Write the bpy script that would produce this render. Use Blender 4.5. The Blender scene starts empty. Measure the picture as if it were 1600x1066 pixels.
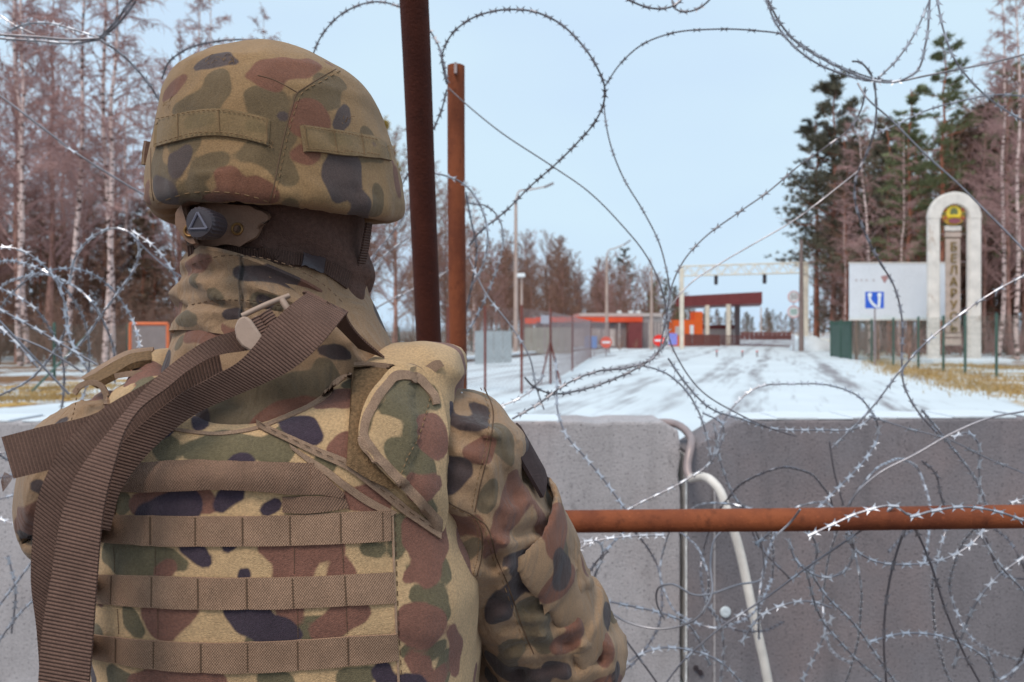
import bpy, bmesh, math, random
import numpy as np
from mathutils import Vector, Matrix
from mathutils.bvhtree import BVHTree
from mathutils.geometry import delaunay_2d_cdt

S = bpy.context.scene
COL = S.collection
R = math.radians
random.seed(7)

# ------------------------------------------------------------------ camera
CAM_H = 1.56            # lens height in metres
FPX = 1600 * 26 / 36.0  # focal length in pixels of the 1600 px wide photograph
HOR = 517.0             # row of the horizon
cam = bpy.data.cameras.new('camera')
cam_o = bpy.data.objects.new('camera', cam)
COL.objects.link(cam_o)
cam.sensor_width = 36.0
cam.lens = 26.0
cam.shift_y = -16 / 1600.0
cam.clip_start = 0.05
cam.clip_end = 3000
cam_o.location = (0, 0, CAM_H)
cam_o.rotation_euler = (math.pi / 2, 0, 0)
cam.dof.use_dof = True
cam.dof.focus_distance = 0.72
cam.dof.aperture_fstop = 8.6
S.camera = cam_o

# ------------------------------------------------------------------ sky and sun (bright overcast)
SUN_AZ, SUN_EL = R(205), R(54)     # the light comes from behind the camera, a little left
world = bpy.data.worlds.new('World')
S.world = world
world.use_nodes = True
wt = world.node_tree
wt.nodes.clear()
wo = wt.nodes.new('ShaderNodeOutputWorld')
wb = wt.nodes.new('ShaderNodeBackground')
ws = wt.nodes.new('ShaderNodeTexSky')
ws.sky_type = 'NISHITA'
ws.sun_disc = False
ws.sun_elevation = SUN_EL
ws.sun_rotation = SUN_AZ
ws.air_density = 1.0
ws.dust_density = 3.0
ws.ozone_density = 1.0
wc = wt.nodes.new('ShaderNodeTexCoord')
wm = wt.nodes.new('ShaderNodeMapping')
wm.inputs['Scale'].default_value = (1, 1, 2.6)
wn = wt.nodes.new('ShaderNodeTexNoise')
wn.inputs['Scale'].default_value = 1.6
wn.inputs['Detail'].default_value = 3
wr = wt.nodes.new('ShaderNodeValToRGB')
wr.color_ramp.elements[0].position = 0.33
wr.color_ramp.elements[0].color = (6.1, 7.8, 10.1, 1)
wr.color_ramp.elements[1].position = 0.68
wr.color_ramp.elements[1].color = (6.8, 8.7, 10.1, 1)
wx = wt.nodes.new('ShaderNodeMix')
wx.data_type = 'RGBA'
wx.inputs[0].default_value = 0.95
wt.links.new(wc.outputs['Generated'], wm.inputs['Vector'])
wt.links.new(wm.outputs['Vector'], wn.inputs['Vector'])
wt.links.new(wn.outputs['Fac'], wr.inputs['Fac'])
wt.links.new(ws.outputs['Color'], wx.inputs[6])
wt.links.new(wr.outputs['Color'], wx.inputs[7])
wt.links.new(wx.outputs[2], wb.inputs['Color'])
wb.inputs['Strength'].default_value = 0.1
wt.links.new(wb.outputs['Background'], wo.inputs['Surface'])

sun = bpy.data.lights.new('sun', 'SUN')
sun.energy = 2.0
sun.angle = R(22)
sun.color = (1.0, 0.93, 0.83)
sun_o = bpy.data.objects.new('sun', sun)
COL.objects.link(sun_o)
sd = Vector((math.sin(SUN_AZ) * math.cos(SUN_EL), math.cos(SUN_AZ) * math.cos(SUN_EL), math.sin(SUN_EL)))
sun_o.rotation_euler = sd.to_track_quat('Z', 'Y').to_euler()
sun_o.location = (0, -5, 12)

vs = S.view_settings
vs.view_transform = 'Standard'
vs.look = 'None'
vs.exposure = 0.0
vs.gamma = 1.0
S.render.engine = 'CYCLES'
S.cycles.use_denoising = True
S.cycles.max_bounces = 6
S.cycles.diffuse_bounces = 3
S.cycles.transparent_max_bounces = 12

# ------------------------------------------------------------------ helpers
def W(px, py, d):
    """point seen at photo pixel (px,py), d metres in front of the lens plane"""
    return Vector(((px - 800) / FPX * d, d, CAM_H + (HOR - py) / FPX * d))

def lin(*c):
    return tuple(((v / 255) / 12.92 if v / 255 <= .04045 else ((v / 255 + .055) / 1.055) ** 2.4) for v in c)

def tag(o, label=None, cat=None, group=None, kind=None):
    if label: o['label'] = label
    if cat: o['category'] = cat
    if group: o['group'] = group
    if kind: o['kind'] = kind
    return o

def empty(name, loc=(0, 0, 0), rz=0.0):
    o = bpy.data.objects.new(name, None)
    COL.objects.link(o)
    o.location = loc
    o.rotation_euler = (0, 0, rz)
    o.empty_display_size = 0.2
    return o

def link(name, me, mat, parent=None, world=False, smooth=True):
    o = bpy.data.objects.new(name, me)
    COL.objects.link(o)
    if mat is not None and not me.materials:
        for m in (mat if isinstance(mat, (list, tuple)) else [mat]):
            me.materials.append(m)
    if smooth:
        me.polygons.foreach_set('use_smooth', [True] * len(me.polygons))
        if len(me.polygons) < 9000: me.set_sharp_from_angle(angle=R(48))
    if parent is not None:
        o.parent = parent
        if world:            # mesh holds world coordinates, the root empty stands elsewhere
            p, off = parent, Vector((0, 0, 0))
            while p is not None:
                off += p.location
                p = p.parent
            o.location = -off
    return o

class MB:
    """collects polygons of ONE object"""
    def __init__(s):
        s.v, s.f, s.uv, s.mi = [], [], [], []
    def add(s, vs_, fs_, uvs=None, mi=0):
        n = len(s.v)
        s.v.extend([tuple(p) for p in vs_])
        s.f.extend([tuple(i + n for i in f) for f in fs_])
        s.uv.extend(uvs if uvs is not None else [(0, 0)] * len(vs_))
        s.mi.extend([mi] * len(fs_))
        return s
    def box(s, c, h, rot=None, bev=0.0, mi=0):
        x, y, z = h
        if bev <= 0:
            vs_ = [Vector((a * x, b * y, e * z)) for e in (-1, 1) for b in (-1, 1) for a in (-1, 1)]
            fs_ = [(0, 2, 3, 1), (4, 5, 7, 6), (0, 1, 5, 4), (2, 6, 7, 3), (0, 4, 6, 2), (1, 3, 7, 5)]
        else:
            bm = bmesh.new()
            bmesh.ops.create_cube(bm, size=1)
            for v in bm.verts:
                v.co = Vector((v.co.x * 2 * x, v.co.y * 2 * y, v.co.z * 2 * z))
            bmesh.ops.bevel(bm, geom=bm.edges[:], offset=bev, segments=1, affect='EDGES', profile=.5)
            bm.verts.index_update()
            vs_ = [v.co.copy() for v in bm.verts]
            fs_ = [[v.index for v in f.verts] for f in bm.faces]
            bm.free()
        if rot is not None:
            vs_ = [rot @ v for v in vs_]
        c = Vector(c)
        return s.add([v + c for v in vs_], fs_, mi=mi)
    def tube(s, pts, rad, n=6, cap=True, mi=0):
        pts = [Vector(p) for p in pts]
        m = len(pts)
        rad = rad if hasattr(rad, '__len__') else [rad] * m
        vs_, fs_ = [], []
        t = (pts[1] - pts[0]).normalized()
        up = Vector((0, 0, 1)) if abs(t.z) < .9 else Vector((1, 0, 0))
        a = t.cross(up).normalized()
        for i in range(m):
            t = (pts[min(i + 1, m - 1)] - pts[max(i - 1, 0)])
            t = t.normalized() if t.length > 1e-9 else Vector((0, 0, 1))
            a = (a - t * a.dot(t))
            a = a.normalized() if a.length > 1e-6 else t.orthogonal().normalized()
            b = t.cross(a)
            for k in range(n):
                w = 2 * math.pi * k / n
                vs_.append(pts[i] + (a * math.cos(w) + b * math.sin(w)) * rad[i])
        for i in range(m - 1):
            for k in range(n):
                k2 = (k + 1) % n
                fs_.append((i * n + k, i * n + k2, (i + 1) * n + k2, (i + 1) * n + k))
        if cap:
            fs_.append(tuple(range(n))[::-1])
            fs_.append(tuple((m - 1) * n + k for k in range(n)))
        return s.add(vs_, fs_, mi=mi)
    def lathe(s, c, prof, n=20, axis=None, mi=0):
        """prof: (radius, height) along axis"""
        q = Vector((0, 0, 1)).rotation_difference(Vector(axis)) if axis is not None else None
        vs_, fs_ = [], []
        for r, h in prof:
            for k in range(n):
                w = 2 * math.pi * k / n
                p = Vector((r * math.cos(w), r * math.sin(w), h))
                vs_.append((q @ p if q else p) + Vector(c))
        for i in range(len(prof) - 1):
            for k in range(n):
                k2 = (k + 1) % n
                fs_.append((i * n + k, i * n + k2, (i + 1) * n + k2, (i + 1) * n + k))
        fs_.append(tuple(range(n))[::-1])
        fs_.append(tuple((len(prof) - 1) * n + k for k in range(n)))
        return s.add(vs_, fs_, mi=mi)
    def prism(s, poly, a, b, mi=0):
        """extrude a 3D polygon (list of Vectors) by vector b-a"""
        d = Vector(b) - Vector(a)
        n = len(poly)
        vs_ = [Vector(p) for p in poly] + [Vector(p) + d for p in poly]
        fs_ = [tuple(range(n))[::-1], tuple(range(n, 2 * n))]
        fs_ += [(i, (i + 1) % n, (i + 1) % n + n, i + n) for i in range(n)]
        return s.add(vs_, fs_, mi=mi)
    def mesh(s, name):
        me = bpy.data.meshes.new(name)
        me.from_pydata(s.v, [], s.f)
        if any(u != (0, 0) for u in s.uv):
            l = me.uv_layers.new(name='UVMap')
            idx = np.zeros(len(me.loops), dtype=np.int32)
            me.loops.foreach_get('vertex_index', idx)
            l.data.foreach_set('uv', np.array(s.uv, dtype=np.float32)[idx].ravel())
        if any(s.mi):
            me.polygons.foreach_set('material_index', s.mi)
        me.update()
        return me
    def build(s, name, mat, parent=None, world=False, smooth=False):
        return link(name, s.mesh(name), mat, parent, world, smooth)

def catmull(pts, n, closed=False):
    """resample a polyline of tuples by Catmull-Rom, n points"""
    P = np.array([tuple(p) for p in pts], dtype=float)
    m = len(P)
    if m == 2:
        t = np.linspace(0, 1, n)[:, None]
        return P[0] * (1 - t) + P[1] * t
    L = np.concatenate([[0], np.cumsum(np.linalg.norm(np.diff(P, axis=0), axis=1))])
    u = np.linspace(0, L[-1], n)
    i = np.clip(np.searchsorted(L, u, side='right') - 1, 0, m - 2)
    t = ((u - L[i]) / np.maximum(L[i + 1] - L[i], 1e-9))[:, None]
    p1, p2 = P[i], P[i + 1]
    p0 = np.where((i > 0)[:, None], P[np.maximum(i - 1, 0)], 2 * p1 - p2)
    p3 = np.where((i < m - 2)[:, None], P[np.minimum(i + 2, m - 1)], 2 * p2 - p1)
    # non uniform tangents
    d0 = np.linalg.norm(p1 - p0, axis=1)[:, None] + 1e-9
    d1 = np.linalg.norm(p2 - p1, axis=1)[:, None] + 1e-9
    d2 = np.linalg.norm(p3 - p2, axis=1)[:, None] + 1e-9
    m1 = d1 * ((p1 - p0) / d0 * d1 + (p2 - p1) / d1 * d0) / (d0 + d1)
    m2 = d1 * ((p2 - p1) / d1 * d2 + (p3 - p2) / d2 * d1) / (d1 + d2)
    t2, t3 = t * t, t * t * t
    return (2 * t3 - 3 * t2 + 1) * p1 + (t3 - 2 * t2 + t) * m1 + (-2 * t3 + 3 * t2) * p2 + (t3 - t2) * m2

# ------------------------------------------------------------------ numpy noise and signed distance modelling
def _hash(ix, iy, iz, seed):
    h = (ix * 374761393 + iy * 668265263 + iz * 2147483647 + seed * 974711) & 0xffffffff
    h = ((h ^ (h >> 13)) * 1274126177) & 0xffffffff
    return ((h ^ (h >> 16)) & 0xffff) / 65535.0

def vnoise(P, seed=0):
    """smooth value noise, -1..1"""
    Q = np.floor(P).astype(np.int64)
    f = P - Q
    f = f * f * (3 - 2 * f)
    out = 0
    for dx in (0, 1):
        for dy in (0, 1):
            for dz in (0, 1):
                w = (f[..., 0] if dx else 1 - f[..., 0]) * (f[..., 1] if dy else 1 - f[..., 1]) * (f[..., 2] if dz else 1 - f[..., 2])
                out = out + w * _hash(Q[..., 0] + dx, Q[..., 1] + dy, Q[..., 2] + dz, seed)
    return out * 2 - 1

def sd_cap(P, a, b, ra, rb=None):
    rb = ra if rb is None else rb
    a, b = np.array(a, float), np.array(b, float)
    d = b - a
    t = np.clip(((P - a) @ d) / (d @ d), 0, 1)
    return np.linalg.norm(P - a - t[..., None] * d, axis=-1) - (ra + (rb - ra) * t)

def sd_ell(P, c, r, yaw=0.0):
    q = P - np.array(c, float)
    if yaw:
        cs, sn = math.cos(yaw), math.sin(yaw)
        q = np.stack([q[..., 0] * cs - q[..., 1] * sn, q[..., 0] * sn + q[..., 1] * cs, q[..., 2]], -1)
    r = np.array(r, float)
    k0 = np.linalg.norm(q / r, axis=-1)
    k1 = np.linalg.norm(q / (r * r), axis=-1) + 1e-9
    return k0 * (k0 - 1) / k1

def sd_box(P, c, h, rnd, M=None):
    q = P - np.array(c, float)
    if M is not None:
        q = q @ np.array(M)       # columns of M are the box axes
    q = np.abs(q) - (np.array(h, float) - rnd)
    return np.linalg.norm(np.maximum(q, 0), axis=-1) + np.minimum(q.max(-1), 0) - rnd

def smin(a, b, k):
    h = np.clip(.5 + .5 * (b - a) / k, 0, 1)
    return b * (1 - h) + a * h - k * h * (1 - h)

def smax(a, b, k):
    return -smin(-a, -b, k)

def net(f, xs, ys, zs, name):
    """surface nets on a rectilinear grid -> mesh"""
    xs, ys, zs = [np.asarray(q, float) for q in (xs, ys, zs)]
    G = np.stack(np.meshgrid(xs, ys, zs, indexing='ij'), -1)
    V = f(G)
    nx, ny, nz = V.shape
    ins = V < 0
    cnt = np.zeros((nx - 1, ny - 1, nz - 1))
    acc = np.zeros((nx - 1, ny - 1, nz - 1, 3))
    c = [(0, 0, 0), (1, 0, 0), (0, 1, 0), (1, 1, 0), (0, 0, 1), (1, 0, 1), (0, 1, 1), (1, 1, 1)]
    E = [(0, 1), (2, 3), (4, 5), (6, 7), (0, 2), (1, 3), (4, 6), (5, 7), (0, 4), (1, 5), (2, 6), (3, 7)]
    def sl(o):
        return tuple(slice(q, q + n - 1) for q, n in zip(o, (nx, ny, nz)))
    for a, b in E:
        sa, sb = sl(c[a]), sl(c[b])
        m = ins[sa] != ins[sb]
        va, vb = V[sa], V[sb]
        t = np.where(m, va / np.where(m, va - vb, 1), 0)[..., None]
        p = G[sa] + (G[sb] - G[sa]) * t
        acc += np.where(m[..., None], p, 0)
        cnt += m
    act = cnt > 0
    idx = -np.ones(cnt.shape, dtype=np.int64)
    idx[act] = np.arange(act.sum())
    verts = acc[act] / cnt[act][:, None]
    faces = []
    for ax in range(3):
        o = [0, 0, 0]; o[ax] = 1
        n = [nx, ny, nz]
        s0 = tuple(slice(0, n[q] - 1) if q == ax else slice(1, n[q] - 1) for q in range(3))
        s1 = tuple(slice(1, n[q]) if q == ax else slice(1, n[q] - 1) for q in range(3))
        a_, b_ = ins[s0], ins[s1]
        m = np.argwhere(a_ != b_)
        fl = a_[tuple(m.T)]
        u, v = [q for q in range(3) if q != ax]
        base = m.copy(); base[:, u] += 1; base[:, v] += 1
        def cell(du, dv):
            q = base.copy(); q[:, u] -= du; q[:, v] -= dv
            return idx[tuple(q.T)]
        Q = np.stack([cell(1, 1), cell(0, 1), cell(0, 0), cell(1, 0)], 1)
        flip = fl if ax != 1 else ~fl
        Q[~flip] = Q[~flip][:, ::-1]
        faces.append(Q)
    faces = np.concatenate(faces)
    faces = faces[(faces >= 0).all(1)]
    me = bpy.data.meshes.new(name)
    me.from_pydata(verts.tolist(), [], faces.tolist())
    me.update()
    return me

def relax(me, it=2, k=.5):
    n = len(me.vertices)
    co = np.zeros(n * 3); me.vertices.foreach_get('co', co); co = co.reshape(-1, 3)
    e = np.zeros(len(me.edges) * 2, dtype=np.int64); me.edges.foreach_get('vertices', e); e = e.reshape(-1, 2)
    deg = np.bincount(e.ravel(), minlength=n)[:, None].astype(float)
    for _ in range(it):
        s = np.zeros((n, 3))
        np.add.at(s, e[:, 0], co[e[:, 1]]); np.add.at(s, e[:, 1], co[e[:, 0]])
        co = co * (1 - k) + k * s / np.maximum(deg, 1)
    me.vertices.foreach_set('co', co.ravel()); me.update()

def coords(me):
    co = np.zeros(len(me.vertices) * 3); me.vertices.foreach_get('co', co)
    return co.reshape(-1, 3)

def bvh_of(*mes):
    vs_, fs_ = [], []
    for me in mes:
        n = len(vs_)
        vs_.extend([v.co.copy() for v in me.vertices])
        fs_.extend([tuple(i + n for i in p.vertices) for p in me.polygons])
    return BVHTree.FromPolygons(vs_, fs_)

EYE = Vector((0, 0, CAM_H))
def hit(bvh, px, py, lift=0.0, dflt=None):
    """where the ray through a photo pixel meets a built surface, lifted off it"""
    d = (W(px, py, 1.0) - EYE).normalized()
    loc, nrm, i, dist = bvh.ray_cast(EYE, d)
    if loc is None:
        return (W(px, py, dflt), Vector((0, -1, 0))) if dflt else (None, None)
    if nrm.dot(d) > 0: nrm = -nrm
    return loc + nrm * lift, nrm

def sheet(mb, P, N, th, uvs=None):
    """closed slab from a grid P[i][j] of points with normals N, thickness th going inward"""
    n, m = len(P), len(P[0])
    vs_ = [P[i][j] for i in range(n) for j in range(m)] + [P[i][j] - N[i][j] * th for i in range(n) for j in range(m)]
    k = n * m
    g = lambda i, j: i * m + j
    fs_ = []
    for i in range(n - 1):
        for j in range(m - 1):
            fs_.append((g(i, j), g(i, j + 1), g(i + 1, j + 1), g(i + 1, j)))
            fs_.append((k + g(i, j), k + g(i + 1, j), k + g(i + 1, j + 1), k + g(i, j + 1)))
    for i in range(n - 1):
        fs_.append((g(i, 0), g(i + 1, 0), k + g(i + 1, 0), k + g(i, 0)))
        fs_.append((g(i + 1, m - 1), g(i, m - 1), k + g(i, m - 1), k + g(i + 1, m - 1)))
    for j in range(m - 1):
        fs_.append((g(0, j + 1), g(0, j), k + g(0, j), k + g(0, j + 1)))
        fs_.append((g(n - 1, j), g(n - 1, j + 1), k + g(n - 1, j + 1), k + g(n - 1, j)))
    mb.add(vs_, fs_, (uvs + uvs) if uvs else None)

def grid_normals(P):
    n, m = len(P), len(P[0])
    N = []
    for i in range(n):
        row = []
        for j in range(m):
            a = P[min(i + 1, n - 1)][j] - P[max(i - 1, 0)][j]
            b = P[i][min(j + 1, m - 1)] - P[i][max(j - 1, 0)]
            q = a.cross(b)
            q = q.normalized() if q.length > 1e-12 else Vector((0, -1, 0))
            if q.dot(P[i][j] - EYE) > 0: q = -q
            row.append(q)
        N.append(row)
    return N

def ribbon(bvh, top, bot, lift=.002, th=.002, n=40, m=5, prof=None, dflt=.62):
    """strap lying on a built surface between two edge lines given in photo pixels"""
    A, B = catmull(top, n), catmull(bot, n)
    P = []
    for i in range(n):
        row = []
        for j in range(m):
            q = A[i] * (1 - j / (m - 1)) + B[i] * (j / (m - 1))
            l = lift + (prof(i / (n - 1), j / (m - 1)) if prof else 0)
            row.append(hit(bvh, q[0], q[1], l, dflt)[0])
        P.append(row)
    return ribbon3(P, th)

def ribbon3(P, th):
    n, m = len(P), len(P[0])
    N = grid_normals(P)
    uvs, L = [], 0
    for i in range(n):
        if i: L += (P[i][m // 2] - P[i - 1][m // 2]).length
        w = (P[i][0] - P[i][-1]).length
        for j in range(m):
            uvs.append((L + 1e-4, w * j / (m - 1) + 1e-4))
    mb = MB()
    sheet(mb, P, N, th, uvs)
    return mb

def free_ribbon(left, right, th=.0015, n=60, m=5):
    """strap through open air: edge lines as (px,py,depth)"""
    A = catmull([W(*p) for p in left], n)
    B = catmull([W(*p) for p in right], n)
    P = [[Vector(A[i] * (1 - j / (m - 1)) + B[i] * (j / (m - 1))) for j in range(m)] for i in range(n)]
    return ribbon3(P, th)

def patch(bvh, poly, lift=.004, th=.004, step=9, prof=None, dflt=.62, smooth_n=0):
    """cloth piece lying on a built surface inside an outline given in photo pixels"""
    if smooth_n:
        poly = [tuple(p) for p in catmull(list(poly) + [poly[0]], smooth_n + 1)][:-1]
    pts = [Vector(p[:2]) for p in poly]
    nb = len(pts)
    xs = [p.x for p in pts]; ys = [p.y for p in pts]
    def inside(x, y):
        c = False
        for i in range(nb):
            a, b = pts[i], pts[i - 1]
            if (a.y > y) != (b.y > y) and x < (b.x - a.x) * (y - a.y) / (b.y - a.y) + a.x: c = not c
        return c
    y = min(ys) + step / 2
    row = 0
    while y < max(ys):
        x = min(xs) + (step / 2 if row % 2 else 0)
        while x < max(xs):
            if inside(x, y) and min((Vector((x, y)) - p).length for p in pts) > step * .45: pts.append(Vector((x, y)))
            x += step
        y += step; row += 1
    v2, _, fs_, _, _, _ = delaunay_2d_cdt(pts, [], [list(range(nb))], 1, 1e-5)
    P, N = [], []
    for p in v2:
        q, nn = hit(bvh, p.x, p.y, lift + (prof(p.x, p.y) if prof else 0), dflt)
        P.append(q); N.append(nn)
    k = len(P)
    mb = MB()
    fs2 = []
    for f in fs_:
        a, b, c = (P[f[0]], P[f[1]], P[f[2]])
        nn = (b - a).cross(c - a)
        f = list(f) if nn.dot(a - EYE) < 0 else list(f)[::-1]
        fs2.append(tuple(f)); fs2.append(tuple(i + k for i in f[::-1]))
    # rim
    cnt = {}
    for f in fs2[::2]:
        for i in range(len(f)):
            e = (f[i], f[(i + 1) % len(f)])
            cnt[e] = 1
    for (a, b) in list(cnt):
        if (b, a) not in cnt: fs2.append((b, a, a + k, b + k))
    mb.add(P + [p - n_ * th for p, n_ in zip(P, N)], fs2, [(p.x / 2000, p.y / 2000) for p in v2] * 2)
    return mb

def seam(bvh, pts, r=.0007, lift=.0002, n=60, dflt=.62, dash=0):
    """stitched line along a surface"""
    A = catmull(pts, n)
    P = [hit(bvh, a[0], a[1], lift, dflt)[0] for a in A]
    mb = MB()
    if dash:
        for i in range(0, n - dash, dash + 1):
            mb.tube(P[i:i + dash], r, 4)
    else:
        mb.tube(P, r, 5)
    return mb

# ------------------------------------------------------------------ materials
class NT:
    def __init__(s, name, rough=.85, spec=.3):
        s.m = bpy.data.materials.new(name)
        s.m.use_nodes = True
        s.t = s.m.node_tree
        s.b = s.t.nodes['Principled BSDF']
        s.b.inputs['Roughness'].default_value = rough
        s.b.inputs['Specular IOR Level'].default_value = spec
        s.tc = s.n('ShaderNodeTexCoord')
    def n(s, k, **kw):
        o = s.t.nodes.new(k)
        for a, v in kw.items():
            setattr(o, a, v)
        return o
    def l(s, a, b):
        s.t.links.new(a, b)
    def put(s, sock, v):
        if isinstance(v, bpy.types.NodeSocket): s.l(v, sock)
        elif hasattr(v, '__len__'): sock.default_value = (*v, 1) if len(v) == 3 and sock.type == 'RGBA' else v
        else: sock.default_value = v
    def noise(s, scale, detail=3, rough=.55, vec=None, dist=0.0, sc=None, rot=None):
        o = s.n('ShaderNodeTexNoise')
        v = vec if vec is not None else s.tc.outputs['Object']
        if sc is not None or rot is not None:
            for key, val in (('Rotation', rot), ('Scale', sc)):      # turn first, then stretch
                if val is None: continue
                m = s.n('ShaderNodeMapping')
                m.inputs[key].default_value = val
                s.l(v, m.inputs['Vector']); v = m.outputs['Vector']
        s.l(v, o.inputs['Vector'])
        o.inputs['Scale'].default_value = scale
        o.inputs['Detail'].default_value = detail
        o.inputs['Roughness'].default_value = rough
        o.inputs['Distortion'].default_value = dist
        return o.outputs['Fac']
    def math(s, op, a, b=0.0, clamp=False):
        o = s.n('ShaderNodeMath', operation=op, use_clamp=clamp)
        s.put(o.inputs[0], a); s.put(o.inputs[1], b)
        return o.outputs[0]
    def rng(s, v, a, b, c=0.0, d=1.0, smooth=False):
        o = s.n('ShaderNodeMapRange')
        if smooth: o.interpolation_type = 'SMOOTHSTEP'
        s.put(o.inputs['Value'], v)
        for k, q in zip(('From Min', 'From Max', 'To Min', 'To Max'), (a, b, c, d)): o.inputs[k].default_value = q
        return o.outputs['Result']
    def mix(s, f, a, b, mode='MIX'):
        o = s.n('ShaderNodeMix', data_type='RGBA', blend_type=mode)
        s.put(o.inputs[0], f); s.put(o.inputs[6], a); s.put(o.inputs[7], b)
        return o.outputs[2]
    def vary(s, col, scale, lo=.85, hi=1.12, detail=4, sc=None):
        f = s.rng(s.noise(scale, detail, sc=sc), .3, .7, lo, hi)
        c = s.n('ShaderNodeCombineColor')
        for i in range(3): s.l(f, c.inputs[i])
        return s.mix(1.0, col, c.outputs[0], 'MULTIPLY')
    def attr(s, nm):
        o = s.n('ShaderNodeAttribute', attribute_name=nm)
        return o.outputs['Fac']
    def bump(s, h, dist=.001, strength=1.0, prev=None):
        o = s.n('ShaderNodeBump')
        s.put(o.inputs['Height'], h)
        o.inputs['Distance'].default_value = dist
        o.inputs['Strength'].default_value = strength
        if prev is not None: s.l(prev, o.inputs['Normal'])
        return o.outputs['Normal']
    def out(s, col, normal=None, rough=None, metal=None):
        s.put(s.b.inputs['Base Color'], col)
        if normal is not None: s.l(normal, s.b.inputs['Normal'])
        if rough is not None: s.put(s.b.inputs['Roughness'], rough)
        if metal is not None: s.put(s.b.inputs['Metallic'], metal)
        return s.m

def plain(name, col, rough=.7, var=.12, scale=8, bump=0.0, bscale=60, metal=0.0, spec=.3):
    t = NT(name, rough, spec)
    c = t.vary(col, scale, 1 - var, 1 + var)
    nm = t.bump(t.noise(bscale, 4), bump) if bump else None
    return t.out(c, nm, metal=metal)

def camo(name, tan, green, brown, dark, weave=1500, bump=.0006, rough=.92, fold=0.0, wear=.12):
    """four-colour woodland print; the blob outlines are stored on the cloth as distances"""
    t = NT(name, rough, .15)
    t.b.inputs['Sheen Weight'].default_value = .15
    t.b.inputs['Sheen Roughness'].default_value = .6
    jit = t.math('MULTIPLY', t.math('SUBTRACT', t.noise(45, 1), .5), .004)
    jit = t.math('ADD', jit, t.math('MULTIPLY', t.math('SUBTRACT', t.noise(19, 1), .5), .009))
    c = t.vary(tan, 30, .92, 1.08)
    for a, col in (('cg', green), ('cb', brown), ('cd', dark)):
        f = t.rng(t.math('ADD', t.attr(a), jit), -.0009, .0009, 1, 0)
        c = t.mix(f, c, t.vary(col, 45, .9, 1.1))
    c = t.vary(c, 9, 1 - wear, 1 + wear)
    c = t.vary(c, weave * .45, .84, 1.16, 1)
    h = t.math('ADD', t.noise(weave, 1), t.math('MULTIPLY', t.noise(180, 3), .6))
    nm = t.bump(h, bump)
    if fold:
        nm2 = t.bump(t.noise(26, 3, sc=(1, 1, .45), dist=.6), fold)
        t.l(nm2, nm.node.inputs['Normal'])
    return t.out(c, nm)

def webbing(name, col, pitch=.003, grid=False, rough=.8, depth=.0006):
    """woven strap: ribs across its length (UV is in metres)"""
    t = NT(name, rough, .25)
    sep = t.n('ShaderNodeSeparateXYZ')
    t.l(t.tc.outputs['UV'], sep.inputs[0])
    k = 2 * math.pi / pitch
    su = t.math('SINE', t.math('MULTIPLY', sep.outputs[0], k))
    h = su
    if grid:
        sv = t.math('SINE', t.math('MULTIPLY', sep.outputs[1], k * .8))
        h = t.math('MULTIPLY', su, sv)
    f = t.rng(h, -1, 1, .8, 1.14)
    cc = t.n('ShaderNodeCombineColor')
    for i in range(3): t.l(f, cc.inputs[i])
    c = t.mix(1.0, t.vary(t.vary(col, 40, .85, 1.15), 900, .8, 1.2, 1), cc.outputs[0], 'MULTIPLY')
    nm = t.bump(t.math('ADD', h, t.math('MULTIPLY', t.noise(1200, 1), .8)), depth)
    return t.out(c, nm)

def camo_paint(me, bvh, spec, rnd=0, seed=1, rmin=.01, rmax=.03, keep=.03, zmin=-9):
    """store on every vertex its distance to the printed blobs (chains of rounded lobes on the cloth)"""
    co = coords(me)
    rs = random.Random(seed)
    for a in ('g', 'b', 'd'):
        d = np.full(len(co), .2)
        segs = []
        for chain in spec.get(a, []):
            q = []
            for (px, py, r) in chain:
                p, _ = hit(bvh, px, py)
                if p is None: continue
                q.append((np.array(p), r * (1.22 if a == 'd' else 1.40) * p.y / FPX))
            if len(q) == 1: q = q * 2
            segs += [(q[i], q[i + 1]) for i in range(len(q) - 1)]
        known = [s_[0][0] for ch in spec.values() for c_ in ch for s_ in [((np.array(hit(bvh, c_[0][0], c_[0][1])[0] or (9, 9, 9)),),)]]
        tries = 0
        made = 0
        while made < rnd and tries < rnd * 9 and len(co):
            tries += 1
            p = co[rs.randrange(len(co))].copy()
            if p[2] < zmin: continue
            if known and min(np.linalg.norm(p - k) for k in known) < keep: continue
            dirn = np.array([rs.uniform(-1, 1), rs.uniform(-1, 1), rs.uniform(-.5, .5)])
            dirn /= np.linalg.norm(dirn) + 1e-6
            r = rs.uniform(rmin, rmax) * (.8 if a == 'd' else 1)
            q = [(p, r)]
            for _ in range(rs.randint(1, 3)):
                dirn = dirn + np.array([rs.uniform(-.9, .9) for _ in range(3)])
                dirn /= np.linalg.norm(dirn) + 1e-6
                p = p + dirn * r * 1.5
                r *= rs.uniform(.65, 1.1)
                q.append((p, r))
            segs += [(q[i], q[i + 1]) for i in range(len(q) - 1)]
            made += 1
        for (p0, r0), (p1, r1) in segs:
            if np.linalg.norm(p1 - p0) < 1e-6: v = np.linalg.norm(co - p0, axis=1) - r0
            else: v = sd_cap(co, p0, p1, r0, r1)
            d = smin(d, v, .010)
        at = me.attributes.new('c' + a, 'FLOAT', 'POINT')
        at.data.foreach_set('value', d.astype(np.float32))

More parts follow.
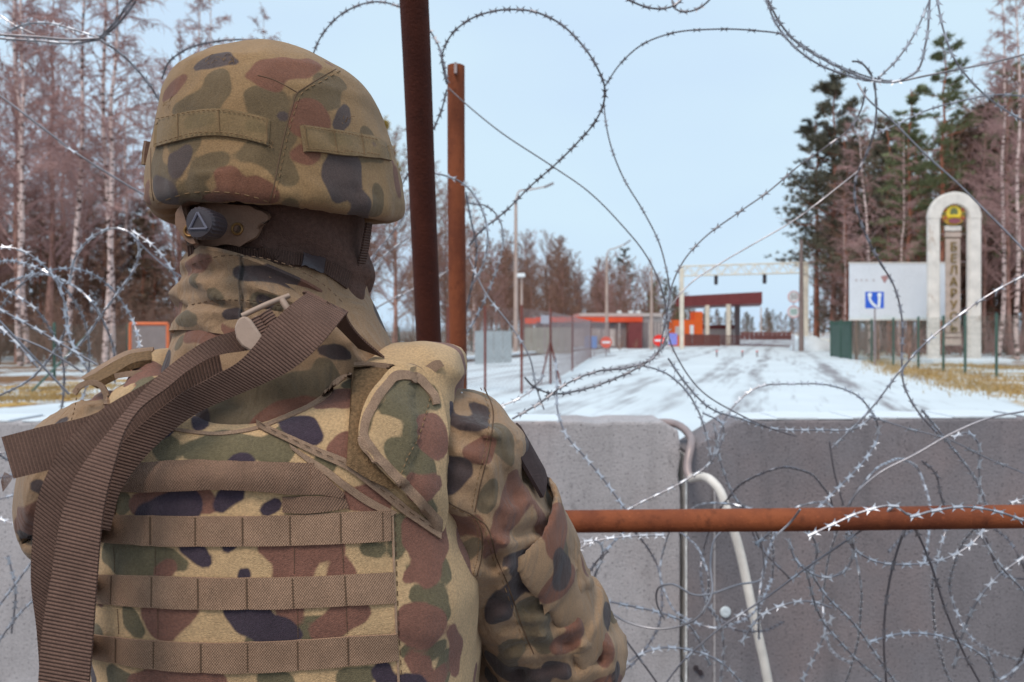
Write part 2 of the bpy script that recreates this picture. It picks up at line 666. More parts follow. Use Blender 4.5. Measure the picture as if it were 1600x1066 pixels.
M = {}
K = 1.0
def L(r, g, b, k=1.0):
    return tuple(min(.85, v * k) for v in lin(r, g, b))
def T(r, g, b, k=1.0):
    """cloth colour from how it looks under this sky (bluish light)"""
    return tuple(min(.8, v * q * k) for v, q in zip(lin(r, g, b), (1.42, 1.25, 1.08)))
M['camo_helmet'] = camo('helmet_cover_cloth', T(122, 100, 73), T(88, 75, 56), T(100, 68, 55), T(68, 58, 58), fold=.002, wear=.16)
M['camo_vest'] = camo('vest_cordura_cloth', T(164, 141, 111), T(90, 84, 66), T(108, 76, 67), T(52, 43, 56), weave=1100, bump=.0009, wear=.1)
M['camo_jacket'] = camo('jacket_twill_cloth', T(128, 107, 87), T(90, 80, 66), T(100, 70, 60), T(60, 51, 53), weave=1900, bump=.0005, fold=.012, wear=.12)
M['camo_band'] = camo('helmet_band_cloth', T(108, 91, 66), T(98, 84, 60), T(118, 82, 66), T(84, 70, 68), wear=.14)
M['sling'] = webbing('sling_webbing', T(92, 73, 67), .0027, depth=.00045)
M['molle'] = webbing('molle_webbing', T(136, 113, 98), .0021, True, depth=.0004)
M['handle_web'] = webbing('handle_webbing', T(118, 96, 84), .0022, True, depth=.0005)
M['tape'] = webbing('binding_tape_cloth', T(138, 118, 104), .0011, depth=.0002)
M['chin_web'] = webbing('chin_strap_webbing', T(74, 58, 54), .0026)
M['thread'] = plain('sewing_thread', T(112, 92, 70), .9)
M['dark_thread'] = plain('dark_sewing_thread', T(84, 68, 56), .9)
M['velcro'] = plain('loop_fastener_pile', T(116, 95, 72), 1.0, .35, 420, .003, 900)
M['fleece'] = plain('brown_fleece', T(84, 66, 62), 1.0, .2, 260, .0025, 700)
M['pad'] = plain('taupe_nylon_pad', T(112, 92, 82), .85, .1, 60, .0008, 700)
M['buckle'] = plain('taupe_plastic', T(142, 126, 118), .55, .05, 40, .0003, 300, spec=.4)
M['dial'] = plain('dark_plastic', T(52, 47, 54), .45, .1, 60, .0003, 400, spec=.45)
M['brass'] = plain('worn_brass', T(120, 94, 62), .45, .2, 120, metal=.7)
M['glove'] = plain('dark_glove_leather', T(60, 52, 46), .7, .15, 40, .001, 200)
M['boot'] = plain('black_boot_leather', T(38, 34, 32), .5, .15, 30, .001, 160)
M['patch'] = plain('dark_patch_cloth', T(58, 48, 50), .95, .2, 90, .001, 500)

# ------------------------------------------------------------------ the soldier
PX0 = Vector((-.22, .78, 0))
person = empty('person', PX0)
tag(person, 'soldier in camouflage jacket, vest and covered helmet seen from behind', 'person')
YAW = R(-35)       # the head is turned to the right

SH_R, EL_R, HD_R = (-.062, .758, 1.414), (.058, .86, 1.188), (-.10, 1.04, 1.16)
SH_L, EL_L, HD_L = (-.402, .742, 1.418), (-.470, .885, 1.238), (-.33, 1.08, 1.22)

def arm_folds(P, a, b, seed):
    a, b = np.array(a), np.array(b)
    d = b - a; Ln = np.linalg.norm(d); d = d / Ln
    t = (P - a) @ d
    q = P - a - t[..., None] * d
    ang = np.arctan2(q[..., 0], q[..., 1])
    n1 = vnoise(np.stack([t * 10 + ang * .8, ang * 1.1, t * 3 + seed], -1), seed)
    r1 = (1 - np.abs(vnoise(np.stack([t * 19 + ang * 2.0, ang * .8 + t * 6, t * 0 + seed * 3.1], -1), seed + 5))) ** 3
    r2 = (1 - np.abs(vnoise(np.stack([t * 9 - ang * 2.6, ang * .9 - t * 9, t * 0 + seed * 1.7], -1), seed + 8))) ** 3
    return .003 * n1 + .013 * r1 + .012 * r2 - .007

def near(f, g, band=.03):
    """evaluate displacement g only close to the surface of f"""
    def h(P):
        d = f(P)
        m = np.abs(d) < band
        d[m] -= g(P[m])
        return d
    return h

def f_body0(P):
    d = sd_ell(P, (-.22, .775, 1.27), (.150, .108, .30))
    d = smin(d, sd_cap(P, (-.335, .752, 1.43), (-.115, .757, 1.43), .072), .05)
    d = smin(d, sd_cap(P, (-.228, .765, 1.42), (-.243, .770, 1.590), .152, .092), .035)
    d = smin(d, sd_ell(P, (-.237, .78, 1.70), (.070, .086, .10), YAW), .03)
    d = smin(d, sd_ell(P, (-.22, .785, .99), (.165, .115, .15)), .06)
    for sh, el, hd in ((SH_R, EL_R, HD_R), (SH_L, EL_L, HD_L)):
        d = smin(d, smin(sd_cap(P, sh, el, .080, .057), sd_cap(P, el, hd, .058, .044), .03), .016)
    for sx in (-1, 1):
        hip, kn, an = (-.22 + sx * .095, .785, .93), (-.22 + sx * .12, .775, .50), (-.22 + sx * .13, .80, .13)
        d = smin(d, smin(sd_cap(P, hip, kn, .098, .074), sd_cap(P, kn, an, .074, .062), .03), .03)
    return d

def ray_sdf(px, py, f, d0=.5, d1=1.2):
    """first point of a distance field seen at a photo pixel"""
    u = np.array(W(px, py, 1.0) - EYE); u /= np.linalg.norm(u)
    t = d0
    for _ in range(60):
        h = float(f((np.array(EYE) + u * t)[None])[0])
        if h < .0004 or t > d1: break
        t += h * .8
    return np.array(EYE) + u * t
# pulls and creases of the right sleeve, where the cloth bunches at armpit, seam and elbow: line, depth, width
CREASES = [([(692, 668), (722, 682), (756, 690)], .006, .006), ([(692, 690), (730, 700), (762, 716)], .005, .005), ([(700, 650), (735, 640), (766, 655)], .004, .006), ([(694, 706), (720, 724), (750, 734)], .005, .006),
           ([(772, 700), (792, 742), (796, 790)], .006, .007), ([(800, 690), (815, 735), (812, 785)], .005, .006), ([(776, 806), (800, 812), (826, 800)], .006, .005), ([(778, 830), (806, 836), (832, 826)], .006, .006),
           ([(692, 812), (730, 838), (768, 866)], .009, .008), ([(700, 850), (735, 872), (770, 884)], .008, .007), ([(772, 868), (764, 905), (760, 950)], .011, .009), ([(774, 880), (800, 866), (828, 862)], .006, .006),
           ([(780, 905), (812, 915), (846, 902)], .006, .006), ([(775, 940), (810, 952), (850, 950)], .007, .007), ([(786, 975), (830, 985), (880, 968)], .007, .007), ([(800, 1010), (850, 1010), (905, 1000)], .008, .007),
           ([(815, 1045), (870, 1036), (930, 1026)], .008, .008), ([(860, 985), (890, 1012), (900, 1050)], .006, .006), ([(915, 960), (930, 990), (936, 1030)], .006, .006), ([(748, 612), (760, 640), (764, 672)], .003, .004),
           ([(300, 560), (290, 590), (270, 610)], .006, .008), ([(250, 545), (262, 570), (258, 600)], .006, .008), ([(330, 610), (400, 635), (470, 630)], .004, .010), ([(560, 545), (575, 560), (590, 572)], .004, .006),
           ([(60, 760), (52, 800), (46, 840)], .007, .008), ([(75, 740), (66, 790), (60, 840)], .006, .008)]
CR3 = [([ray_sdf(x, y, f_body0) for x, y in pts], a, w) for pts, a, w in CREASES]

def g_body(P):
    u = np.stack([P[..., 0] * 9 + P[..., 2] * 7, P[..., 1] * 6, P[..., 2] * 14 - P[..., 0] * 8], -1)
    g = .005 * vnoise(u, 4) * np.clip((P[..., 2] - 1.0) * 3, 0, 1) + .003 * vnoise(P * 34, 9)
    # long pulls from the vest over the shoulder
    s_ = np.clip((P[..., 0] + .13) / .05, 0, 1)
    v = np.stack([P[..., 0] * 6 - P[..., 2] * 3, P[..., 1] * 4, P[..., 2] * 36 + P[..., 0] * 15], -1)
    g = g + s_ * .006 * (1 - np.abs(vnoise(v, 14))) ** 2
    for sh, el, k in ((SH_R, EL_R, 3), (EL_R, HD_R, 5), (SH_L, EL_L, 11), (EL_L, HD_L, 13)):
        w = np.clip(1 - sd_cap(P, sh, el, .07) / .02, 0, 1)
        g = g + w * arm_folds(P, sh, el, k)
    for pts, a, w in CR3:
        c = np.mean(pts, 0)
        m = np.linalg.norm(P - c, axis=-1) < .10
        if not m.any(): continue
        Q = P[m]
        flat = lambda q: np.stack([q[..., 0] / q[..., 1], (q[..., 2] - CAM_H) / q[..., 1]], -1) * c[1]     # spread across the cloth, whatever its depth
        f2 = [flat(np.array(p)) for p in pts]
        q2 = flat(Q)
        e = np.minimum(sd_cap(q2, f2[0], f2[1], 0.0), sd_cap(q2, f2[1], f2[2], 0.0))
        g[m] += a * (.75 * np.exp(-((e - 1.9 * w) / (1.1 * w)) ** 2) - np.exp(-(e / w) ** 2))
    return g
f_body = near(f_body0, g_body)

zs = np.concatenate([np.arange(.06, 1.14, .013), np.arange(1.14, 1.80, .0052)])
body_me = net(f_body, np.arange(-.60, .16, .0056), np.arange(.56, 1.13, .0064), zs, 'body')
relax(body_me, 1, .25)
body_bvh = bvh_of(body_me)
JK = {
 'd': [[(693, 628, 9), (700, 648, 9), (722, 658, 9), (748, 660, 13), (752, 645, 9), (738, 632, 5)], [(694, 728, 14), (706, 742, 16), (700, 758, 8), (722, 730, 8), (730, 738, 6)],
       [(800, 876, 10), (822, 884, 18), (830, 900, 16), (850, 908, 13), (866, 908, 9)], [(818, 905, 16), (800, 925, 14), (780, 955, 16), (770, 965, 12)], [(790, 880, 7), (808, 884, 8)],
       [(862, 1040, 12), (884, 1052, 12)], [(505, 546, 6), (525, 550, 8), (543, 556, 7)], [(690, 895, 9), (712, 905, 10)], [(800, 648, 9), (812, 660, 7)], [(575, 600, 9)], [(40, 840, 12), (35, 870, 12)], [(60, 760, 10), (75, 775, 9)], [(95, 660, 9)]],
 'b': [[(738, 706, 11), (757, 704, 13), (766, 692, 8)], [(802, 742, 10), (812, 775, 15), (795, 805, 15), (780, 835, 13), (790, 770, 9)], [(712, 812, 14), (738, 822, 12), (705, 830, 8)], [(765, 862, 10), (770, 850, 8)],
       [(905, 945, 10), (905, 975, 15), (885, 1000, 13), (870, 1010, 10)], [(950, 1000, 10), (945, 1025, 12)], [(300, 520, 12), (335, 524, 12), (365, 526, 10)], [(838, 790, 7), (850, 830, 10)], [(52, 800, 10), (45, 815, 9)], [(85, 700, 11)]],
 'g': [[(780, 668, 12), (793, 695, 14), (775, 690, 8), (800, 720, 10)], [(848, 860, 14), (868, 905, 16), (880, 940, 12)], [(825, 945, 16), (838, 975, 16), (850, 1010, 12)], [(770, 760, 10), (760, 790, 9)],
       [(508, 576, 12), (512, 600, 16), (470, 622, 26), (430, 640, 30), (380, 650, 26), (330, 655, 18)], [(262, 520, 12), (255, 545, 12), (280, 535, 8)], [(730, 862, 10), (745, 850, 8)], [(735, 610, 9), (760, 620, 7)], [(800, 1010, 16), (790, 1040, 14)]]}
camo_paint(body_me, body_bvh, JK, rnd=84, seed=3, rmin=.012, rmax=.028, keep=.04, zmin=1.02)
body = link('body', body_me, M['camo_jacket'], person, True)

# collar: standing ring, rumpled, higher at the back left
def ring_cloth(name, c0, c1, r0, r1, ztop, zbot, th, folds, mat, nu=120, nv=26, seed=1):
    P, N = [], []
    for j in range(nv):
        v = j / (nv - 1)
        row = []
        for i in range(nu + 1):
            w = 2 * math.pi * i / nu
            nx, ny = math.sin(w), -math.cos(w)
            c = Vector(c0) * (1 - v) + Vector(c1) * v
            rx = r0[0] * (1 - v) + r1[0] * v
            ry = r0[1] * (1 - v) + r1[1] * v
            z = zbot(nx, ny) * (1 - v) + ztop(nx, ny) * v
            k = folds(nx, ny, v)
            row.append(Vector((c.x + nx * (rx + k), c.y + ny * (ry + k), z)))
        P.append(row)
    for j in range(nv):
        N.append([Vector((math.sin(2 * math.pi * i / nu), -math.cos(2 * math.pi * i / nu), .1)).normalized() for i in range(nu + 1)])
    mb = MB()
    sheet(mb, P, N, th)
    me = mb.mesh(name)
    bm = bmesh.new(); bm.from_mesh(me)
    bmesh.ops.remove_doubles(bm, verts=bm.verts[:], dist=1e-5)
    bmesh.ops.recalc_face_normals(bm, faces=bm.faces[:])
    bm.to_mesh(me); bm.free()
    return me

def collar_folds(nx, ny, v):
    w = math.atan2(nx, -ny)
    a = math.sin(w * 1.9 + v * 7 + 1.3 * math.sin(w * 2.3 + 1)) * math.cos(v * 5 - w * 1.3)
    b = math.sin(w * 4.1 - v * 15 + 2 * math.sin(v * 6 + w)) 
    k = .0075 * (1 - abs(a)) + .0028 * b - .003
    k += .006 * math.exp(-((v - .55 - .10 * nx) / .10) ** 2)          # the roll below the edge
    k -= .007 * math.exp(-((v - .36 - .13 * nx) / .06) ** 2)          # crease under it
    k += .003 * math.exp(-((v - .97) / .03) ** 2)
    return k
collar_me = ring_cloth('collar', (-.243, .772, 0), (-.247, .772, 0), (.098, .106), (.083, .094),
                       lambda nx, ny: 1.597 - .027 * nx - .033 * ny, lambda nx, ny: 1.534 - .018 * nx - .02 * ny, .004, collar_folds, None)
collar_bvh = bvh_of(collar_me)
CO = {'d': [[(373, 424, 7), (390, 430, 9), (420, 428, 9), (452, 436, 11)], [(430, 420, 6), (455, 428, 8)], [(355, 492, 7), (370, 490, 8)], [(410, 468, 7), (418, 474, 7)]],
      'b': [[(466, 432, 9), (482, 445, 12), (505, 458, 12)], [(296, 420, 8), (312, 412, 8), (326, 404, 5)], [(545, 490, 9), (552, 510, 8)]],
      'g': [[(330, 462, 9), (342, 470, 7)], [(300, 440, 10), (305, 425, 6)], [(420, 410, 7), (440, 414, 6)], [(280, 495, 9), (300, 500, 7)], [(405, 470, 10), (430, 475, 10)], [(525, 478, 8)]]}
camo_paint(collar_me, collar_bvh, CO, rnd=4, seed=5, rmin=.008, rmax=.016, keep=.06)
collar = link('collar', collar_me, M['camo_jacket'], person, True)
seam(collar_bvh, [(300, 413), (330, 403), (360, 399), (400, 402), (440, 411), (480, 428), (515, 452), (540, 478)], .0005, n=90, dash=3).build('stitching', M['dark_thread'], collar)
seam(collar_bvh, [(300, 476), (330, 470), (370, 469), (410, 472), (440, 478)], .0005, n=60, dash=3).build('stitching', M['dark_thread'], collar)

# ---- balaclava / fleece neck gaiter
def f_bala0(P):
    d = sd_ell(P, (-.240, .770, 1.70), (.079, .096, .112), YAW)
    d = smin(d, sd_ell(P, (-.222, .800, 1.625), (.058, .064, .060), YAW), .03)
    d = smin(d, sd_cap(P, (-.236, .770, 1.53), (-.238, .772, 1.64), .074, .074), .03)
    d = smin(d, sd_ell(P, (-.182, .853, 1.672), (.013, .014, .02), YAW), .02)
    for a, b, r in (((474, 420, .715), (548, 462, .745), .013), ((455, 402, .705), (560, 430, .755), .010), ((530, 462, .745), (552, 486, .78), .010), ((560, 425, .80), (566, 448, .80), .009)):
        d = smin(d, sd_cap(P, W(*a), W(*b), r), .010)
    return d
def g_bala(P):
    u = np.stack([P[..., 0] * 9, P[..., 1] * 9, P[..., 2] * 40 + P[..., 0] * 26], -1)
    v = np.stack([P[..., 0] * 16, P[..., 1] * 12, P[..., 2] * 24 + P[..., 0] * 30], -1)
    return .0055 * (1 - np.abs(vnoise(u, 31))) ** 3 + .003 * vnoise(v, 33) + .0008 * vnoise(P * 110, 3)
f_bala = near(f_bala0, g_bala)
bala_me = net(f_bala, np.arange(-.35, -.09, .0045), np.arange(.64, .93, .0045), np.arange(1.46, 1.83, .0045), 'balaclava')
relax(bala_me, 1, .3)
bala_bvh = bvh_of(bala_me)
bala = link('balaclava', bala_me, M['fleece'], person, True)
ribbon(bala_bvh, [(292, 384), (330, 386), (375, 385), (416, 388), (460, 394), (505, 404), (548, 424)], [(294, 404), (330, 408), (375, 407), (416, 408), (460, 414), (500, 426), (540, 452)],
       .004, .003, 50, 5, dflt=.70).build('neck_strap', M['chin_web'], bala)
mb = ribbon(bala_bvh, [(473, 391), (490, 396), (505, 401)], [(468, 417), (484, 422), (500, 428)], .0075, .003, 10, 5, dflt=.70)
mb.build('strap_keeper', M['dial'], bala)

# ---- helmet with cloth cover
HC = Vector((-.2345, .758, 0))
prof_px = [(76, 0), (77, 24), (80, 46), (84, 62), (92, 86), (105, 112), (131, 148), (160, 166), (190, 176), (240, 189), (280, 197), (318, 199.5), (336, 198), (345, 194), (350, 186), (351, 174), (347, 160), (338, 150)]
hp = catmull([(r * .75 / FPX, CAM_H + (HOR - y) * .75 / FPX) for y, r in prof_px], 76)
NU = 180
Wg, Ig = np.meshgrid(2 * math.pi * np.arange(NU) / NU, np.arange(len(hp)))
rg, zg = hp[Ig, 0], hp[Ig, 1].copy()
nxg, nyg = np.sin(Wg), -np.cos(Wg)
alg = nxg * math.sin(-YAW) + nyg * math.cos(-YAW)
kg = 1.0 + .055 * alg ** 2 - .035 * (1 - alg ** 2)        # longer front to back than wide
tg = (zg - 1.667) / .177
rg = rg * .935
xg = HC.x - .010 * np.maximum(0, tg) + nxg * rg * kg
yg = HC.y + nyg * rg * kg
zg = zg + np.where((alg > .3) & (tg < .35), .018 * (alg - .3) * (1 - np.maximum(tg, 0) / .35), 0)
zg = zg + .007 * np.exp(-((alg + 1) / .25) ** 2) * np.clip(1 - tg / .3, 0, 1)   # edge lifts a little over the nape
pg = np.stack([xg, yg, zg], -1)
k2 = .0016 * vnoise(pg * (22, 22, 30), 41) + .0009 * vnoise(pg * (60, 60, 26), 42) + .0026 * vnoise(pg * (12, 12, 9) + 4, 44)
k2 += .0030 * np.exp(-(tg / .10) ** 2) * (1 - np.abs(vnoise(np.stack([Wg * 11, Wg * 0 + 1, zg * 25], -1), 47))) ** 4
k2 += .0016 * (1 - np.abs(vnoise(pg * (16, 16, 34) + 9, 48))) ** 5
k2 += np.where(tg < .14, .0022 * vnoise(np.stack([Wg * 9, zg * 40, zg * 0 + 2], -1), 43), 0)
pg = pg + np.stack([nxg, nyg, nxg * 0 + .4], -1) * k2[..., None]
hv = pg.reshape(-1, 3).tolist()
hf = [(i * NU + j, (i + 1) * NU + j, (i + 1) * NU + (j + 1) % NU, i * NU + (j + 1) % NU) for i in range(len(hp) - 1) for j in range(NU)]
hm = bpy.data.meshes.new('helmet')
hm.from_pydata(hv, [], hf); hm.update()
bm = bmesh.new(); bm.from_mesh(hm)
bmesh.ops.remove_doubles(bm, verts=bm.verts[:], dist=1e-6)
bmesh.ops.recalc_face_normals(bm, faces=bm.faces[:])
bm.to_mesh(hm); bm.free()
hel_bvh = bvh_of(hm)
HB = {
 'd': [[(308, 104, 5), (326, 97, 9), (346, 92, 10), (366, 97, 6)], [(291, 236, 9), (284, 248, 10), (274, 262, 9), (268, 245, 6)], [(245, 288, 12), (254, 302, 16), (268, 300, 9)], [(541, 168, 7), (538, 182, 8), (529, 197, 9)],
       [(530, 255, 16), (522, 280, 17), (528, 300, 12), (552, 256, 10), (558, 285, 8)], [(548, 300, 7), (566, 318, 10), (558, 332, 9), (568, 340, 8)], [(442, 182, 8)]],
 'b': [[(392, 118, 8), (420, 106, 14), (446, 104, 15), (470, 108, 12), (488, 98, 9), (415, 124, 10), (430, 134, 8)], [(258, 150, 8), (272, 138, 9), (284, 124, 7)], [(478, 180, 16), (494, 184, 15), (470, 196, 11), (488, 168, 10)], [(462, 244, 9), (478, 243, 10), (490, 238, 6)],
       [(345, 272, 9), (362, 272, 9), (352, 290, 9)], [(330, 312, 7), (380, 298, 10), (400, 292, 9), (418, 304, 9), (370, 308, 8)], [(619, 270, 7), (622, 292, 8), (612, 250, 6)], [(231, 290, 6), (229, 310, 7)], [(515, 100, 7)]],
 'g': [[(341, 122, 13), (338, 140, 13), (326, 160, 12), (300, 168, 12), (276, 172, 10)], [(400, 148, 13), (415, 162, 12), (425, 178, 9), (400, 172, 9)], [(505, 128, 13), (515, 148, 14), (498, 158, 12), (478, 158, 10), (530, 130, 10)], [(312, 262, 10), (330, 256, 10), (346, 250, 7), (308, 272, 8)],
       [(248, 238, 12), (244, 262, 12), (262, 280, 8), (300, 222, 9), (270, 225, 10)], [(446, 258, 11), (450, 274, 11), (436, 268, 8)], [(432, 150, 10), (440, 210, 14), (425, 238, 16), (400, 235, 14), (380, 245, 10)], [(575, 215, 12), (590, 240, 9), (560, 240, 9)], [(300, 296, 10), (280, 318, 9), (320, 305, 8)], [(590, 300, 9), (588, 330, 10)], [(455, 320, 10), (480, 328, 9)]]}
camo_paint(hm, hel_bvh, HB, rnd=8, seed=8, rmin=.008, rmax=.02, keep=.05)
helmet = link('helmet', hm, M['camo_helmet'], person, True)
def hband(top, bot, nm='cover_band', lf=.0028):
    o = ribbon(hel_bvh, top, bot, lf, .0026, 44, 6, lambda u, v: .0012 * math.sin(v * math.pi) * abs(math.sin(u * math.pi * 3)) - (.0022 if u < .02 or u > .98 else 0), dflt=.72)
    me = o.mesh(nm)
    camo_paint(me, hel_bvh, {'g': [[(300, 195, 9), (330, 190, 9)], [(395, 200, 10), (410, 205, 8)], [(520, 220, 8), (540, 222, 8)]], 'b': [], 'd': [[(580, 228, 5)]]})
    return link(nm, me, M['camo_band'], helmet)
hband([(248, 190), (280, 180), (310, 174), (345, 172), (385, 178), (423, 188)], [(245, 231), (280, 222), (312, 215), (345, 214), (385, 220), (420, 229)])
hband([(468, 197), (495, 200), (530, 205), (560, 210), (588, 217), (603, 228)], [(474, 238), (500, 239), (535, 243), (562, 245), (590, 248), (608, 252)])
for pts in ([(525, 108), (500, 122), (478, 136), (465, 145), (456, 170), (446, 205), (436, 250), (428, 290), (421, 317)],
            [(236, 232), (236, 260), (237, 290), (240, 314)], [(403, 118), (425, 124), (448, 135), (465, 145)], [(316, 312), (317, 306), (315, 300)]):
    seam(hel_bvh, pts, .00055, .0, 80, .72).build('seam_ridge', M['dark_thread'], helmet)
for pts in ([(531, 111), (505, 126), (470, 148), (461, 172), (451, 207), (441, 252), (433, 292), (426, 317)], [(252, 188), (310, 178), (345, 176), (420, 191)], [(249, 228), (312, 211), (345, 210), (417, 225)],
            [(472, 201), (530, 209), (588, 221)], [(477, 234), (535, 239), (592, 245)], [(283, 181), (284, 222)], [(345, 174), (346, 214)], [(419, 189), (416, 228)], [(518, 205), (524, 242)], [(560, 211), (565, 244)], [(474, 199), (480, 237)],
            [(245, 318), (285, 304), (343, 300), (401, 309), (439, 323), (487, 335), (535, 341), (583, 342)]):
    seam(hel_bvh, pts, .00045, .0044 if 170 < pts[0][1] < 240 and pts[0][0] != 531 else .0004, 90, .72, dash=3).build('stitching', M['thread'], helmet)
# loop of webbing on the far left of the cover
mb = MB(); 
pl = [W(232, 222, .745), W(229, 240, .745), W(228, 258, .745)]
mb.tube(catmull(pl, 8), .0042, 6); mb.build('side_loop', M['camo_band'], helmet)
# frayed threads
rr = random.Random(4)
mb = MB()
for cx, cy in ((229, 240), (352, 92), (368, 98), (597, 232), (604, 236), (330, 96), (540, 190), (262, 162), (424, 228)):
    for _ in range(5):
        p = hit(hel_bvh, cx + rr.uniform(-5, 5), cy + rr.uniform(-5, 5), .0006, .745)[0]
        q = p + Vector((rr.uniform(-.006, .006), rr.uniform(-.004, 0), rr.uniform(-.004, .005)))
        mb.tube([p, (p + q) / 2 + Vector((0, 0, .0012)), q], .00025, 3)
mb.build('frayed_threads', M['thread'], helmet)['kind'] = 'stuff'
# nape pad, ratchet dial, eyelets, chin straps
pad_poly = [(x / 4.1 + 270, y / 4.1 + 300) for x, y in [(14, 210), (22, 120), (100, 60), (300, 70), (560, 100), (640, 150), (585, 225), (555, 290), (380, 335), (220, 345), (90, 318), (45, 262)]]
pmb = patch(bala_bvh, pad_poly, .012, .008, 8, dflt=.66, smooth_n=44)
pad_me = pmb.mesh('nape_pad')
pad = link('nape_pad', pad_me, M['pad'], helmet)
pad_bvh = bvh_of(pad_me)
dp = W(320, 350, .640)
dn = Vector((-.20, -.975, -.04)).normalized()
mb = MB()
prof = [(.0125, -.014), (.0138, .001), (.0138, .006), (.0122, .0088), (.0085, .0092)]
q0 = Vector((0, 0, 1)).rotation_difference(dn)
vsd, fsd, nk = [], [], 48
for r, h in prof:
    for k in range(nk):
        w = 2 * math.pi * k / nk
        rr_ = r * (1 + .035 * math.cos(3 * w + .6)) + (.0004 if k % 2 else -.0004) * (1 if .0 < h < .008 else 0)
        vsd.append(q0 @ Vector((rr_ * math.cos(w), rr_ * math.sin(w), h)) + dp)
for i in range(len(prof) - 1):
    for k in range(nk): fsd.append((i * nk + k, i * nk + (k + 1) % nk, (i + 1) * nk + (k + 1) % nk, (i + 1) * nk + k))
fsd.append(tuple((len(prof) - 1) * nk + k for k in range(nk)))
mb.add(vsd, fsd)
mb.build('adjuster_dial', M['dial'], helmet, smooth=False)
mb = MB()
ax_u = dn.cross(Vector((0, 0, 1))).normalized(); ax_v = ax_u.cross(dn).normalized()
tri = [(0, .0088), (.0082, -.0052), (-.0082, -.0052)]
c9 = dp + dn * .0096
for k in range(3):
    a, b = tri[k], tri[(k + 1) % 3]
    pa = c9 + ax_u * a[0] + ax_v * a[1]; pb = c9 + ax_u * b[0] + ax_v * b[1]
    mb.tube([pa, pb], .0011, 6)
mb.build('dial_rim', plain('dark_plastic_edge', L(96, 92, 104), .35, spec=.5), helmet)
for (ex, ey) in ((371, 358), (297, 361)):
    p, n_ = hit(pad_bvh, ex, ey, .0006, .665)
    mb = MB()
    q0 = Vector((0, 0, 1)).rotation_difference(n_)
    ringp = [q0 @ Vector((.0048 * math.cos(w), .0048 * math.sin(w), 0)) + p for w in np.linspace(0, 2 * math.pi, 25)]
    mb.tube(ringp, .0013, 8, cap=False)
    mb.build('eyelet', M['brass'], helmet, smooth=True)
    mb = MB(); mb.lathe(p - n_ * .0006, [(.0046, 0), (.001, -.0002)], 16, n_)
    mb.build('eyelet_hole', M['boot'], helmet)
free_ribbon([(574, 348, .735), (566, 390, .735), (556, 430, .74), (547, 470, .75), (544, 500, .76)], [(582, 349, .745), (576, 392, .745), (566, 434, .75), (557, 474, .76), (553, 500, .77)], .0022, 30, 4).build('chin_strap', M['chin_web'], helmet)

# ---- vest
def f_vest0(P):
    x, y, z = P[..., 0] + .216, P[..., 1] - .765, P[..., 2]
    hw = .158 + .018 * np.clip((1.40 - z) / .08, 0, 1)
    hd = .166 - .10 * np.clip((z - 1.42) / .12, 0, 1) ** 2 
    rad = (np.abs(x / hw) ** 3.2 + np.abs(y / hd) ** 3.2) ** (1 / 3.2)
    d = (rad - 1) * np.minimum(hw, hd) * .9
    d = smax(d, z - 1.545, .02)
    d = smax(d, 1.00 - z, .02)
    neck = np.sqrt((P[..., 0] + .237) ** 2 + (z - 1.607) ** 2) - .127
    d = smax(d, -neck, .012)
    return d
def g_vest(P):
    z = P[..., 2]
    g = .004 * vnoise(np.stack([P[..., 0] * 7, P[..., 1] * 5, z * 12], -1), 51) + .0016 * vnoise(P * 38, 52)
    # cloth pulled in folds low on the right side
    s_ = np.clip((P[..., 0] + .11) / .04, 0, 1)
    return g + s_ * .007 * (1 - np.abs(vnoise(np.stack([P[..., 0] * 10, P[..., 1] * 8, z * 26 + P[..., 0] * 18], -1), 53)))
f_vest = near(f_vest0, g_vest)
vest_me = net(f_vest, np.arange(-.43, .02, .0052), np.arange(.57, .97, .0075), np.concatenate([np.arange(.97, 1.22, .012), np.arange(1.22, 1.57, .0048)]), 'vest')
relax(vest_me, 1, .4)
vest_bvh = bvh_of(vest_me)
